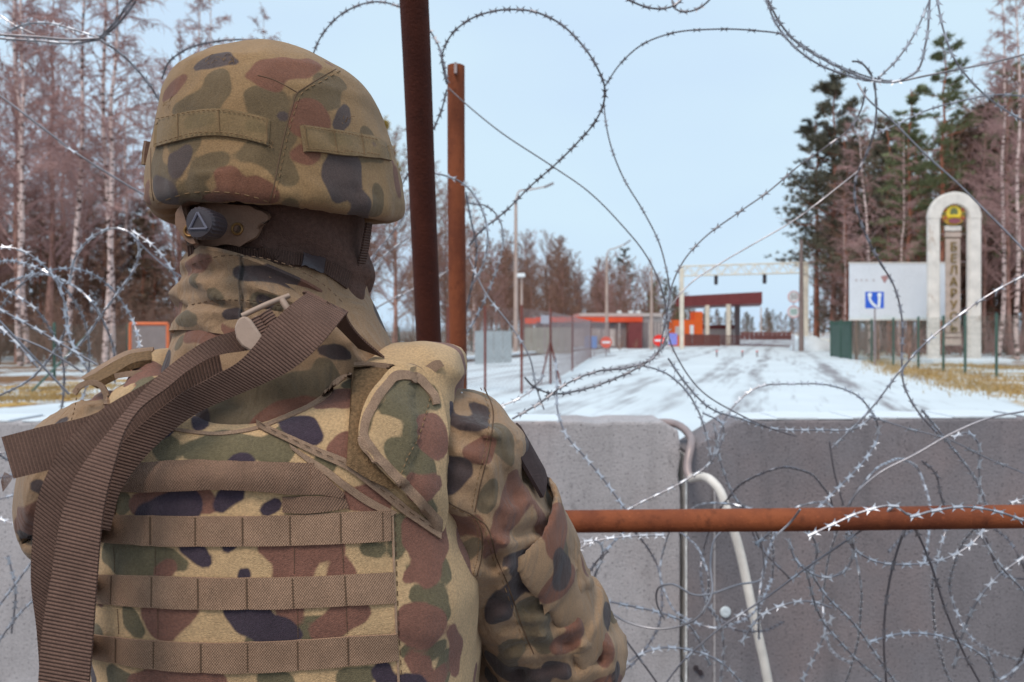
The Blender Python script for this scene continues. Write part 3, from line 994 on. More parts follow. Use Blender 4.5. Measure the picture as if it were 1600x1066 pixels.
VB = {
 'g': [[(300, 704, 12), (335, 700, 17), (372, 703, 17), (396, 698, 9)], [(248, 684, 9), (258, 700, 12), (262, 716, 9)], [(530, 597, 10), (545, 600, 9)], [(168, 862, 13), (196, 872, 18), (228, 880, 18), (262, 874, 10), (285, 882, 6)], [(198, 952, 8), (206, 968, 9), (216, 986, 9)], [(572, 858, 9), (592, 862, 9)],
       [(178, 1058, 16), (200, 1066, 12)], [(420, 1062, 14), (445, 1066, 10)], [(622, 812, 8), (626, 838, 9), (620, 866, 8)], [(196, 785, 10), (190, 796, 8)], [(540, 1058, 10), (575, 1056, 12)], [(680, 925, 9), (696, 960, 10)], [(640, 890, 7)], [(500, 722, 8), (512, 730, 8)], [(700, 1030, 14), (690, 1060, 14)], [(110, 900, 14), (120, 960, 14)], [(320, 1062, 10)], [(650, 928, 10), (672, 940, 10), (690, 935, 9)], [(636, 1018, 9), (656, 1022, 9)], [(692, 882, 9), (700, 900, 8)], [(672, 1020, 9), (690, 1010, 9)]],
 'b': [[(500, 632, 9), (518, 622, 13), (540, 622, 15)], [(528, 706, 12), (545, 694, 12), (560, 700, 9)], [(215, 790, 13), (245, 780, 14), (280, 783, 15), (315, 780, 12), (330, 790, 9)], [(555, 780, 12), (580, 776, 12), (600, 790, 10)], [(252, 893, 9), (264, 888, 9)], [(412, 856, 9), (440, 862, 13), (470, 868, 15), (490, 858, 13), (525, 856, 13)], [(462, 880, 14), (446, 896, 9), (478, 896, 9)], [(520, 898, 9), (535, 890, 11), (548, 898, 8)],
       [(232, 958, 12), (252, 966, 17), (275, 962, 15), (298, 952, 10)], [(250, 985, 11), (262, 990, 9)], [(500, 985, 11), (518, 978, 13), (536, 962, 16), (562, 956, 12)], [(212, 1068, 12), (245, 1066, 16), (300, 1066, 17), (340, 1068, 11)], [(640, 820, 9), (662, 836, 13), (680, 862, 12), (655, 856, 10), (640, 845, 8)], [(635, 960, 12), (655, 970, 17), (680, 975, 14), (640, 985, 12), (665, 1000, 12)], [(640, 1030, 8), (660, 1045, 12)], [(668, 905, 9), (680, 900, 8)], [(520, 782, 9)], [(636, 902, 9), (652, 892, 10)], [(706, 985, 9), (714, 1015, 10), (712, 1045, 10)], [(690, 822, 10), (694, 850, 10)], [(690, 1055, 9), (676, 1066, 9)]],
 'd': [[(208, 712, 9), (225, 694, 8), (246, 680, 8), (264, 676, 6)], [(440, 655, 7), (458, 662, 11), (480, 664, 12), (490, 682, 9), (470, 676, 9)], [(345, 790, 10), (352, 775, 10), (374, 772, 8)], [(418, 796, 8), (430, 790, 8)], [(288, 855, 8), (308, 862, 9), (322, 878, 8)], [(356, 853, 9), (366, 852, 7)], [(382, 898, 8)], [(362, 956, 13), (382, 968, 17), (400, 962, 17), (412, 985, 14), (440, 984, 13), (462, 992, 8)],
       [(142, 1042, 10), (146, 1062, 11)], [(596, 1050, 15), (604, 1066, 14)], [(630, 1062, 9), (650, 1068, 9)], [(672, 772, 10), (690, 778, 8)], [(384, 1040, 8)], [(660, 1080, 10)]]}
camo_paint(vest_me, vest_bvh, VB, rnd=36, seed=12, rmin=.008, rmax=.019, keep=.022, zmin=1.2)
vest = link('vest', vest_me, M['camo_vest'], person, True)

def molle_prof(stops):
    def f(u, v):
        x = min(abs(u - s_) for s_ in stops)
        return .0013 * min(1, x / .03) ** .5
    return f
for top, bot, st in (
    ([(150, 803), (232, 805), (308, 806), (385, 806), (456, 804), (535, 800), (610, 797)], [(150, 847), (232, 852), (308, 853), (385, 853), (456, 852), (535, 849), (611, 845)], [238, 310, 381, 455, 533, 600]),
    ([(140, 897), (232, 899), (308, 901), (385, 902), (456, 901), (535, 898), (614, 894)], [(138, 941), (232, 948), (308, 951), (385, 951), (456, 950), (535, 946), (618, 942)], [181, 243, 313, 387, 460, 541]),
    ([(136, 988), (180, 994), (240, 999), (315, 1003), (390, 1002), (465, 999), (545, 993), (621, 989)], [(136, 1025), (180, 1034), (240, 1044), (315, 1049), (390, 1050), (465, 1046), (545, 1039), (622, 1031)], [186, 247, 318, 392, 470, 546])):
    x0, x1 = top[0][0], top[-1][0]
    stops = [0, 1] + [(s_ - x0) / (x1 - x0) for s_ in st]
    ribbon(vest_bvh, top, bot, .0016, .0016, 110, 6, molle_prof(stops), .60).build('webbing_strap', M['molle'], vest, smooth=True)
    for s_ in st:
        mb = MB()
        f = (s_ - x0) / (x1 - x0)
        A, B = catmull(top, 101)[int(f * 100)], catmull(bot, 101)[int(f * 100)]
        mb.tube([hit(vest_bvh, A[0] + (B[0] - A[0]) * q, A[1] + (B[1] - A[1]) * q, .0018, .6)[0] for q in np.linspace(.04, .96, 9)], .0009, 5)
        mb.build('bar_tack', M['dark_thread'], vest)
# drag handle and short webbing under it
hs = [165, 215, 262, 312, 360, 408, 455, 488]
ribbon(vest_bvh, [(160, 728), (250, 724), (330, 722), (400, 723), (460, 724), (490, 724)], [(160, 768), (250, 768), (330, 765), (400, 766), (460, 771), (490, 773)], .003, .0025, 90, 7,
       lambda u, v: .008 * math.sin(min(1, u * 1.02) * math.pi) ** .5 * (.55 + .45 * math.sin(v * math.pi)) + .0008 * math.sin(u * 44), .61).build('drag_handle', M['handle_web'], vest, smooth=True)
patch(vest_bvh, [(486, 724), (505, 740), (538, 770), (536, 778), (500, 772), (486, 772)], .0034, .0026, 7).build('handle_end', M['handle_web'], vest)
ribbon(vest_bvh, [(442, 776), (480, 775), (520, 776), (540, 779)], [(442, 800), (480, 801), (520, 797), (545, 793)], .0022, .002, 24, 4, lambda u, v: .002 * math.sin(u * math.pi)).build('handle_anchor', M['handle_web'], vest, smooth=True)
ribbon(vest_bvh, [(160, 772), (172, 771), (184, 770)], [(160, 803), (172, 803), (181, 803)], .0022, .002, 12, 4).build('handle_anchor', M['handle_web'], vest, smooth=True)
# right shoulder: padded top, velcro panel, rounded flap with binding
ribbon(vest_bvh, [(270, 668), (300, 673), (340, 676), (372, 673), (405, 666), (440, 652), (480, 634), (510, 612), (520, 596), (535, 586), (552, 583)],
       [(270, 673), (300, 678), (340, 681), (372, 678), (407, 671), (443, 657), (484, 639), (516, 617), (526, 602), (538, 592), (553, 590)], .0012, .002, 60, 4, dflt=.63).build('binding_tape', M['tape'], vest, smooth=True)
ribbon(vest_bvh, [(400, 660), (450, 680), (500, 701), (545, 719), (590, 752), (640, 793), (687, 832)], [(404, 671), (450, 692), (495, 713), (540, 733), (585, 766), (634, 806), (686, 843)], .0028, .0022, 60, 4).build('binding_tape', M['tape'], vest, smooth=True)
ribbon(vest_bvh, [(452, 694), (480, 712), (510, 730), (545, 756), (585, 782), (620, 800)], [(456, 703), (480, 722), (508, 742), (541, 767), (580, 793), (612, 806)], .0016, .002, 50, 4).build('binding_tape', M['tape'], vest, smooth=True)
velc = patch(vest_bvh, [(551, 574), (600, 578), (640, 585), (640, 700), (632, 745), (608, 762), (575, 748), (542, 728), (546, 650)], .006, .007, 9, dflt=.66)
velc_me = velc.mesh('velcro_panel')
link('velcro_panel', velc_me, M['velcro'], vest)
sh_bvh = bvh_of(velc_me, vest_me)
flap_poly = [(600, 592), (612, 581), (630, 577), (652, 580), (668, 590), (682, 604), (688, 625), (688, 700), (688, 770), (687, 832), (655, 795), (616, 755), (585, 724), (567, 700), (560, 680), (564, 652), (578, 622)]
def flap_prof(x, y):
    return .002 * math.sin(x * .045 + y * .02) + .0018 * math.sin(y * .06 - x * .03)
fm = patch(sh_bvh, flap_poly, .0055, .005, 8, flap_prof, .655, smooth_n=80).mesh('shoulder_flap')
flap_bvh = bvh_of(fm)
FB = {'g': [[(612, 620, 8), (640, 603, 12), (658, 616, 13), (648, 640, 12), (624, 640, 10), (600, 640, 9)], [(652, 660, 11), (640, 672, 8)], [(612, 695, 8), (624, 708, 11), (640, 722, 14), (660, 730, 13), (668, 742, 10), (650, 700, 9)], [(675, 612, 9), (682, 632, 7)], [(660, 775, 8), (678, 800, 8)]],
      'b': [[(660, 662, 9), (678, 668, 14), (684, 695, 14), (668, 690, 11)], [(640, 748, 8), (665, 765, 12), (684, 755, 10)], [(645, 775, 8)]], 'd': []}
camo_paint(fm, flap_bvh, FB)
flap = link('shoulder_flap', fm, M['camo_vest'], vest, smooth=True)
big_bvh = bvh_of(fm, velc_me, vest_me)
outl = [(686, 632), (680, 612), (668, 596), (652, 584), (632, 580), (613, 585), (601, 597), (580, 626), (566, 655), (562, 681), (569, 699), (588, 724), (618, 754), (656, 794), (688, 834)]
inl = [(676, 634), (669, 617), (659, 606), (646, 597), (631, 594), (619, 598), (611, 606), (592, 633), (579, 659), (575, 680), (581, 693), (598, 714), (628, 744), (665, 782), (690, 812)]
ribbon(big_bvh, outl, inl, .0022, .002, 110, 4, lambda u, v: .0008 * math.sin(u * 60), .645).build('flap_binding', M['tape'], vest, smooth=True)
seam(big_bvh, [(676, 604), (664, 650), (650, 690), (636, 716), (626, 742)], .0005, .0010, 60, .64, dash=3).build('stitching', M['thread'], vest)
for pts in ([(408, 667), (450, 686), (500, 707), (542, 726), (590, 760), (640, 800), (684, 836)], [(617, 800), (620, 900), (624, 1000), (628, 1066)], [(613, 855), (615, 893)], [(243, 856), (243, 898)], [(178, 856), (180, 896)], [(184, 952), (186, 992)], [(247, 952), (247, 998)], [(541, 950), (543, 992)], [(460, 856), (460, 898)], [(465, 953), (466, 998)], [(535, 852), (537, 896)]):
    seam(vest_bvh, pts, .0004, .0003 if pts[0][0] != 408 else .0045, 70, .61, dash=3).build('stitching', M['dark_thread'], vest)
seam(vest_bvh, [(613, 800), (616, 900), (620, 1000), (623, 1070)], .0011, .0004, 50, .61).build('panel_edge', M['tape'], vest)
# shoulder pads (both sides): quilted tops over the straps
def pad_sdf(cx, s):
    def f(P):
        d = sd_cap(P, (cx, .692, 1.492), (cx, .76, 1.502), .026, .024)
        d = smin(d, sd_cap(P, (cx + .030 * s, .705, 1.486), (cx + .030 * s, .77, 1.490), .018, .018), .025)
        d = smin(d, sd_cap(P, (cx - .030 * s, .700, 1.492), (cx - .03 * s, .77, 1.498), .018, .018), .025)
        return d - .002 * vnoise(P * 45, 61)
    return f
for cx, s in ((-.104, 1), (-.340, -1)):
    pm = net(pad_sdf(cx, s), np.arange(cx - .10, cx + .10, .005), np.arange(.60, .80, .005), np.arange(1.42, 1.57, .005), 'shoulder_pad')
    relax(pm, 1, .4)
    pb = bvh_of(pm)
    camo_paint(pm, pb, {'b': [[(610, 556, 5), (640, 560, 7), (660, 566, 6)], [(215, 600, 6)]], 'd': [[(180, 598, 8), (192, 594, 9)], [(152, 640, 9), (160, 634, 8)]], 'g': [[(575, 570, 7)], [(690, 590, 8)], [(130, 622, 9), (150, 618, 10)], [(110, 650, 9)]]}, rnd=7, seed=14, rmin=.008, rmax=.015, keep=.012)
    link('shoulder_pad', pm, M['camo_vest'], vest)
    if s == 1:
        ribbon(pb, [(655, 578), (668, 570), (680, 563), (688, 563)], [(668, 590), (680, 582), (690, 574), (694, 572)], .0025, .002, 20, 4, dflt=.69).build('binding_tape', M['tape'], vest, smooth=True)
        ribbon(pb, [(553, 566), (580, 566), (610, 569), (640, 576)], [(553, 573), (580, 575), (610, 578), (640, 584)], .002, .002, 20, 4, dflt=.67).build('binding_tape', M['tape'], vest, smooth=True)
    else:
        ribbon(pb, [(112, 612), (122, 600), (140, 594), (158, 598), (168, 612), (172, 632)], [(118, 618), (127, 607), (141, 602), (153, 605), (160, 616), (164, 632)], .0022, .002, 40, 4, dflt=.69).build('binding_tape', M['tape'], vest, smooth=True)
        ribbon(pb, [(178, 584), (200, 580), (222, 578)], [(180, 592), (200, 589), (220, 588)], .0022, .002, 16, 4, dflt=.69).build('binding_tape', M['tape'], vest, smooth=True)
        seam(pb, [(122, 606), (116, 640), (110, 662)], .0005, .0004, 30, .69, dash=3).build('stitching', M['thread'], vest)
# left strap flap standing open over the shoulder
mb = free_ribbon([(130, 592, .72), (165, 570, .72), (200, 552, .725), (236, 546, .73)], [(146, 600, .69), (178, 584, .69), (210, 566, .69), (236, 562, .70)], .006, 24, 5)
mb.build('strap_flap', M['velcro'], vest, smooth=True)
mb = free_ribbon([(126, 590, .725), (162, 567, .725), (198, 548, .73), (240, 542, .735)], [(132, 595, .715), (166, 572, .715), (202, 554, .72), (238, 549, .725)], .003, 24, 4)
mb.build('strap_flap', M['tape'], vest, smooth=True)

# ---- sling: webbing strap with ladder buckle hung over the back
sling_o = empty('sling', (0, 0, 0)); sling_o.parent = person; sling_o.location = -PX0
# strand that comes over the top from the buckle and runs down under the others
free_ribbon([(480, 457, .640), (448, 482, .612), (421, 508, .606), (396, 542, .600), (372, 566, .598), (330, 590, .598), (280, 618, .596), (225, 660, .590), (180, 705, .582), (150, 750, .577), (130, 820, .574)],
            [(540, 490, .628), (521, 514, .612), (499, 540, .606), (455, 578, .605), (414, 599, .606), (360, 622, .608), (310, 645, .606), (262, 680, .600), (222, 720, .592), (190, 765, .586), (172, 830, .582)], .0017, 110, 7).build('strap', M['sling'], sling_o, smooth=True)
# its fold back over the top and down behind
free_ribbon([(480, 457, .640), (472, 458, .652), (482, 468, .664), (500, 486, .672), (520, 505, .68), (560, 545, .70)], [(540, 490, .628), (543, 489, .640), (541, 497, .655), (547, 508, .664), (556, 520, .67), (600, 560, .69)], .0017, 30, 5).build('strap', M['sling'], sling_o, smooth=True)
# front strand: narrow where it turns on edge, then hanging flat down the left of the back
free_ribbon([(402, 507, .622), (368, 517, .616), (330, 529, .606), (285, 556, .594), (244, 590, .582), (207, 629, .572), (165, 680, .564), (122, 738, .556), (102, 785, .551), (80, 900, .545), (66, 985, .543), (59, 1075, .542), (54, 1200, .548), (52, 1360, .56)],
            [(425, 542, .624), (385, 548, .618), (338, 556, .606), (296, 578, .592), (262, 605, .578), (217, 640, .566), (196, 670, .560), (180, 720, .552), (164, 782, .547), (151, 900, .541), (145, 985, .539), (138, 1075, .538), (130, 1200, .545), (128, 1360, .56)], .0017, 150, 7).build('strap', M['sling'], sling_o, smooth=True)
# free tail running to the left
free_ribbon([(330, 545, .632), (300, 560, .624), (232, 597, .608), (146, 647, .598), (60, 668, .591), (2, 683, .586)],
            [(340, 600, .632), (310, 612, .622), (250, 660, .606), (160, 708, .596), (78, 734, .589), (21, 748, .584)], .0016, 80, 6).build('strap', M['sling'], sling_o, smooth=True)
# second strand curving down behind the front one
free_ribbon([(340, 540, .624), (300, 552, .614), (240, 592, .600), (156, 642, .588), (107, 686, .578), (80, 727, .572), (59, 778, .568), (50, 850, .566), (48, 905, .566), (57, 985, .568), (64, 1100, .572), (66, 1300, .58)],
            [(350, 590, .626), (310, 604, .616), (262, 640, .602), (205, 695, .590), (168, 745, .582), (138, 800, .577), (116, 870, .574), (108, 930, .574), (104, 960, .574), (104, 1010, .575), (102, 1100, .578), (104, 1300, .585)], .0016, 100, 6).build('strap', M['sling'], sling_o, smooth=True)
# frayed end
mb = MB()
for i in range(9):
    a = W(8 + i * 1.5, 738 + i * .8, .581)
    mb.tube([a, a + Vector((-.002, 0, -.004)), a + Vector((-.003 - .0006 * i, 0, -.008 - .0005 * i))], .00035, 3)
mb.build('frayed_end', M['sling'], sling_o)['kind'] = 'stuff'
# ladder buckle
bk = [W(*p) for p in ((365, 512, .606), (368, 529, .605), (377, 541, .604), (391, 549, .603), (407, 549, .603), (416, 538, .603), (403, 518, .604), (391, 500, .605), (382, 493, .606), (371, 498, .606))]
bkn = (bk[2] - bk[0]).cross(bk[5] - bk[0]).normalized()
if bkn.y > 0: bkn = -bkn
mb = MB(); mb.prism(bk, (0, 0, 0), -bkn * .005)
bo = mb.build('buckle', M['buckle'], sling_o)
bo.modifiers.new('bevel', 'BEVEL').width = .0016
for a, b, r in (((378, 494, .622), (452, 462, .640), .0024), ((408, 541, .617), (470, 500, .634), .0028), ((440, 468, .636), (462, 500, .636), .003), ((400, 496, .620), (424, 528, .619), .0024), ((418, 486, .625), (442, 516, .624), .0024)):
    mb = MB(); mb.tube(catmull([W(*a), (W(*a) + W(*b)) / 2 + Vector((0, -.002, .0005)), W(*b)], 8), r, 8)
    mb.build('buckle_bar', M['buckle'], sling_o, smooth=True)
for (a, b) in (((392, 500, .6165), (414, 536, .6155)), ((411, 490, .620), (434, 522, .6195))):
    A, B = W(*a), W(*b)
    u = (B - A); wv = u.cross(Vector((0, -1, 0))).normalized() * .0075
    P = [[A + u * t + wv * s_ + Vector((0, -.004 * math.cos(s_ * 1.5), 0)) for s_ in np.linspace(-1, 1, 7)] for t in np.linspace(0, 1, 10)]
    ribbon3(P, .0016).build('strap', M['sling'], sling_o, smooth=True)

# ---- sleeve pocket, shoulder patch, sleeve seams
ax = (Vector(EL_R) - Vector(SH_R)).normalized()
outw = Vector((.86, -.42, .30)); outw = (outw - ax * outw.dot(ax)).normalized()
third = ax.cross(outw).normalized()
Mx = np.array([[ax.x, outw.x, third.x], [ax.y, outw.y, third.y], [ax.z, outw.z, third.z]])
def f_pocket(P):
    arm = sd_cap(P, SH_R, EL_R, .080, .057)
    q = (P - np.array(SH_R)) @ Mx
    t, o_, s_ = q[..., 0], q[..., 1], q[..., 2]
    ang = np.arctan2(s_, o_)
    r_ = .075
    def piece(t0, t1, a0, a1, h0, h1, rnd):
        b = np.stack([np.abs(t - (t0 + t1) / 2) - (t1 - t0) / 2, np.abs(ang - (a0 + a1) / 2) * r_ - (a1 - a0) / 2 * r_, np.abs(arm - (h0 + h1) / 2) - (h1 - h0) / 2], -1) + rnd
        return np.linalg.norm(np.maximum(b, 0), axis=-1) + np.minimum(b.max(-1), 0) - rnd
    wv = .0025 * vnoise(np.stack([t * 30, ang * 2.5, t * 0], -1), 71)
    d = piece(.090, .232, -.85, .80, -.004, .010, .004) - wv
    d = smin(d, piece(.070, .150, -.95, .88, .008, .0135, .002) - wv, .002)      # flap
    d = smin(d, piece(.212, .250, -.70, .85, .004, .0155, .003) - wv, .003)      # stiff lower lip
    return d
pk = net(f_pocket, np.arange(-.08, .16, .0045), np.arange(.66, .92, .0045), np.arange(1.14, 1.45, .0045), 'sleeve_pocket')
relax(pk, 1, .35)
pkb = bvh_of(pk)
camo_paint(pk, pkb, {'g': [[(850, 760, 10), (858, 790, 10)], [(880, 850, 9), (885, 880, 9)]], 'b': [[(838, 790, 8), (850, 830, 9)]], 'd': [[(905, 905, 7)]]}, rnd=5, seed=4, rmin=.010, rmax=.018, keep=.02)
pocket = link('sleeve_pocket', pk, M['camo_jacket'], person, True)
pn = Vector((.93, -.10, .36)); pn = (pn - ax * pn.dot(ax)).normalized(); pt = ax.cross(pn).normalized()
c0 = Vector(SH_R) + ax * .022 + pn * .086
mb = MB()
P = [[c0 + ax * a + pt * b - pn * (b * b / .16) for b in np.linspace(-.034, .034, 7)] for a in np.linspace(-.026, .026, 7)]
N = [[(pn + pt * (q * 12)).normalized() for q in np.linspace(-.034, .034, 7)] for _ in range(7)]
sheet(mb, P, N, .004)
mb.build('shoulder_patch', M['patch'], person, True, smooth=True)
for pts in ([(757, 606), (770, 640), (768, 680), (760, 720), (750, 760), (742, 800)], [(690, 778), (712, 792), (740, 806), (760, 822), (768, 842), (775, 870), (790, 905), (806, 950), (820, 990), (834, 1022)], [(742, 806), (752, 830), (752, 870), (745, 900)]):
    seam(body_bvh, pts, .0007, .0, 70, .75).build('sleeve_seam', M['dark_thread'], body)
    seam(body_bvh, [(a - 6, b) for a, b in pts], .00045, .0002, 90, .75, dash=3).build('stitching', M['thread'], body)
# small lint and drop on the shoulder
mb = MB(); p, n_ = hit(body_bvh, 721, 614, .001, .74); mb.tube([p, p + Vector((.001, 0, -.004)), p + Vector((.0025, 0, -.006))], .0009, 5)
mb.build('snow_speck', plain('snow_grain', (.8, .8, .82), .5), body)

# ---- gloves and boots (hands low in front of the chest, out of the photograph's sight)
def glove(hd, el, nm):
    hd, el = Vector(hd), Vector(el)
    f_ = (hd - el).normalized()
    s_ = f_.cross(Vector((0, 0, 1))).normalized()
    u_ = s_.cross(f_).normalized()
    def f(P):
        d = sd_cap(P, hd - f_ * .03, hd + f_ * .02, .044, .042)
        d = smin(d, sd_cap(P, hd + f_ * .04 + s_ * .02, hd + f_ * .08 - s_ * .02, .034, .030), .02)
        for k, ln in enumerate((.060, .068, .064, .052)):
            o = hd + f_ * .10 + u_ * (.030 - .020 * k)
            kn = o + f_ * ln * .45 - s_ * .012
            tp = kn - s_ * ln * .55 - f_ * .006
            d = smin(d, smin(sd_cap(P, hd + f_ * .06 + u_ * (.028 - .018 * k), kn, .0115, .010), sd_cap(P, kn, tp, .010, .0085), .003), .004)
        th0 = hd + f_ * .045 + u_ * .03
        th1 = th0 + f_ * .03 + u_ * .022 - s_ * .018
        th2 = th1 + f_ * .022 - s_ * .02
        d = smin(d, smin(sd_cap(P, th0, th1, .014, .012), sd_cap(P, th1, th2, .012, .010), .004), .006)
        return d
    c = hd + f_ * .06
    return net(f, np.arange(c.x - .13, c.x + .13, .0055), np.arange(c.y - .13, c.y + .13, .0055), np.arange(c.z - .12, c.z + .12, .0055), nm)
for hd, el in ((HD_R, EL_R), (HD_L, EL_L)):
    link('glove', glove(hd, el, 'glove'), M['glove'], person, True)
for sx in (-1, 1):
    cx = -.22 + sx * .13
    def f_boot(P):
        d = sd_cap(P, (cx, .80, .30), (cx, .80, .10), .066, .056)
        d = smin(d, sd_cap(P, (cx, .775, .055), (cx + sx * .02, .95, .045), .048, .042), .03)
        d = smax(d, -P[..., 2] + .004, .006)
        return smax(d, P[..., 2] - .30, .01)
    link('boot', net(f_boot, np.arange(cx - .1, cx + .12, .009), np.arange(.68, 1.03, .009), np.arange(-.01, .33, .009), 'boot'), M['boot'], person, True)

# ------------------------------------------------------------------ the setting
UX, UY = .3406, .9402            # the road runs away to the right
def RP(s, l, z=0.0):
    return Vector((UX * s + UY * l, UY * s - UX * l, z))
ROADROT = math.atan2(-UX, UY)    # heading of the road about z
def G(px, d, z=0.0):
    """ground point under photo column px, d metres ahead"""
    return Vector(((px - 800) / FPX * d, d, z))

def snow_ground(name, bare, snow_lo, snow_hi, scale, stretch=None, colvar=.2, ruts=()):
    t = NT(name, .9, .2)
    vec = None
    n1 = t.noise(scale, 5, .6, sc=stretch, rot=(0, 0, -ROADROT) if stretch else None)
    n2 = t.noise(scale * 7, 4, .6, sc=stretch, rot=(0, 0, -ROADROT) if stretch else None)
    f = t.rng(t.math('ADD', n1, t.math('MULTIPLY', t.math('SUBTRACT', n2, .5), .45)), snow_lo, snow_hi, 0, 1)
    if ruts:
        mp = t.n('ShaderNodeMapping'); mp.inputs['Rotation'].default_value = (0, 0, -ROADROT); t.l(t.tc.outputs['Object'], mp.inputs['Vector'])
        sx = t.n('ShaderNodeSeparateXYZ'); t.l(mp.outputs['Vector'], sx.inputs[0])
        lat = t.math('ADD', sx.outputs[0], t.math('MULTIPLY', t.math('SUBTRACT', t.noise(.12, 2), .5), 1.6))
        tot = None
        for c_ in ruts:
            b_ = t.rng(t.math('ABSOLUTE', t.math('SUBTRACT', lat, c_)), .12, .34, 1, 0)
            tot = b_ if tot is None else t.math('MAXIMUM', tot, b_)
        tot = t.math('MULTIPLY', tot, t.rng(t.noise(.9, 5, .65, sc=(1.5, .22, 1), rot=(0, 0, -ROADROT)), .38, .62, 0, .85))
        f = t.math('SUBTRACT', f, tot, True)
    c = t.mix(f, t.vary(bare, 3, 1 - colvar, 1 + colvar), t.vary((.68, .72, .74), .4, .93, 1.05))
    nm = t.bump(t.math('ADD', f, t.noise(9, 4)), .02)
    return t.out(c, nm)
M['forest_floor'] = snow_ground('forest_floor_snow_patches', T(128, 98, 72, .8), .46, .54, .35)
M['road_snow'] = snow_ground('packed_snow_on_road', T(140, 144, 156, .8), .29, .47, .5, (1.3, .10, 1), .1, (-11.2, -9.6, -6.6, -5.0, -2.4, -.8, 2.0))
M['verge_mat'] = snow_ground('snowy_verge_grass', T(176, 148, 92, .8), .44, .52, .8)

mb = MB(); mb.add([(-900, -60, -.004), (900, -60, -.004), (900, 1500, -.004), (-900, 1500, -.004)], [(0, 1, 2, 3)])
tag(mb.build('ground', M['forest_floor']), kind='structure')
mb = MB(); mb.add([RP(-4, -14.7), RP(-4, 4.7), RP(420, 4.7), RP(420, -14.7)], [(0, 1, 2, 3)])
tag(mb.build('road', M['road_snow']), kind='structure')
mb = MB(); mb.add([(-7, -9, .006), (7, -9, .006), (7, 3.15, .006), (-7, 3.15, .006)], [(0, 1, 2, 3)])  # unseen dark sheet, added to cut snow bounce and deepen shade under rail and straps
tag(mb.build('added_dark_ground', plain('added_dark_sheet', T(74, 70, 72), .6, .25, 2, .01, 40)), kind='structure')
mb = MB(); mb.add([RP(4, 4.7, .002), RP(4, 9.5, .002), RP(300, 7.6, .002), RP(300, 4.7, .002)], [(0, 1, 2, 3)])
tag(mb.build('verge', M['verge_mat']), kind='structure')
mb = MB(); mb.add([RP(-2, -20.5, .002), RP(-2, -14.9, .002), RP(300, -14.9, .002), RP(300, -20.5, .002)], [(0, 1, 2, 3)])
tag(mb.build('verge', M['verge_mat']), kind='structure')
# snow-capped kerb on the far side of the road
M['snow'] = plain('fresh_snow', (.74, .77, .79), .7, .04, 3, .01, 20)
M['kerb'] = plain('kerb_concrete', T(120, 104, 98), .9, .15, 3, .004, 30)
rk = random.Random(3)
mbk, mbs = MB(), MB()
s0 = 18.0
while s0 < 110:
    s1 = s0 + 3
    w = .10 + .05 * rk.random()
    mbk.box(RP((s0 + s1) / 2, -14.75, .07), (.14, 1.49, .07), Matrix.Rotation(ROADROT, 3, 'Z'))
    mbs.box(RP((s0 + s1) / 2, -14.80 - .1 * rk.random(), .14 + w / 2), (.32, 1.495, w / 2), Matrix.Rotation(ROADROT, 3, 'Z'), .03)
    s0 = s1
kb = mbk.build('kerb', M['kerb']); tag(kb, kind='structure')
mbs.build('snow_ridge', M['snow'], kb)

# dry grass at the road edges
def grass(name, spots, n, hmin, hmax, label, seed):
    rg_ = random.Random(seed)
    mb = MB()
    for _ in range(n):
        a, b, wd = spots[rg_.randrange(len(spots))]
        t = rg_.random()
        p = a.lerp(b, t) + Vector((rg_.gauss(0, wd), rg_.gauss(0, wd), 0))
        h = rg_.uniform(hmin, hmax)
        q = Vector((rg_.gauss(0, .35), rg_.gauss(0, .35), 1)) * h
        e = Vector((rg_.uniform(-1, 1), rg_.uniform(-1, 1), 0)).normalized() * .012
        mb.add([p - e, p + e, p + q * .6 + e * .6, p + q], [(0, 1, 2), (0, 2, 3)])
    o = mb.build(name, M['drygrass'])
    tag(o, label, 'grass', kind='stuff')
M['drygrass'] = plain('dry_grass', T(172, 150, 106, .72), .9, .3, 2)
grass('dry_grass', [(G(1370, 38), G(1420, 26), .5), (G(1430, 27), G(1560, 19), .6), (G(1540, 21), G(1640, 17), .7), (G(1440, 30), G(1600, 22), .8), (G(1480, 33), G(1600, 30), .8)], 6500, .05, .2, 'yellow dry grass along the right edge of the snowy road', 5)
grass('dry_grass', [(G(-20, 16.5), G(130, 17.5), .5), (G(-20, 18.5), G(200, 21), .8)], 3000, .05, .14, 'brown dry grass by the left fence foot', 6)

# ------------------------------------------------------------------ concrete barriers
def concrete(name, col, k):
    t = NT(name, .85, .25)
    st = t.noise(3.2, 5, .65, sc=(1.3, 1, .6), dist=.4)
    c = t.mix(t.rng(st, .3, .7), tuple(v * .86 for v in col), tuple(min(.8, v * 1.12) for v in col))
    c = t.mix(t.rng(t.noise(1.1, 4, .6), .5, .72, 0, .5), c, T(146, 132, 136, k))
    c = t.mix(t.rng(t.noise(14, 6, .7, sc=(1, 1, .5)), .60, .72, 0, .7), c, tuple(v * .55 for v in col))
    c = t.mix(t.rng(t.noise(95, 2), .62, .66), c, tuple(v * .4 for v in col))
    c = t.mix(t.rng(t.noise(2.6, 5, .7, sc=(3, 1, .16)), .52, .70, 0, .5), c, tuple(v * .6 for v in col))
    c = t.vary(c, 120, .9, 1.1)
    nm = t.bump(t.math('ADD', t.noise(90, 4), t.math('MULTIPLY', t.noise(6, 4), 2.0)), .004)
    return t.out(c, nm)
M['conc_l'] = concrete('weathered_grey_concrete', T(154, 155, 165), .9)
M['conc_r'] = concrete('weathered_dark_concrete', T(112, 112, 122), .8)
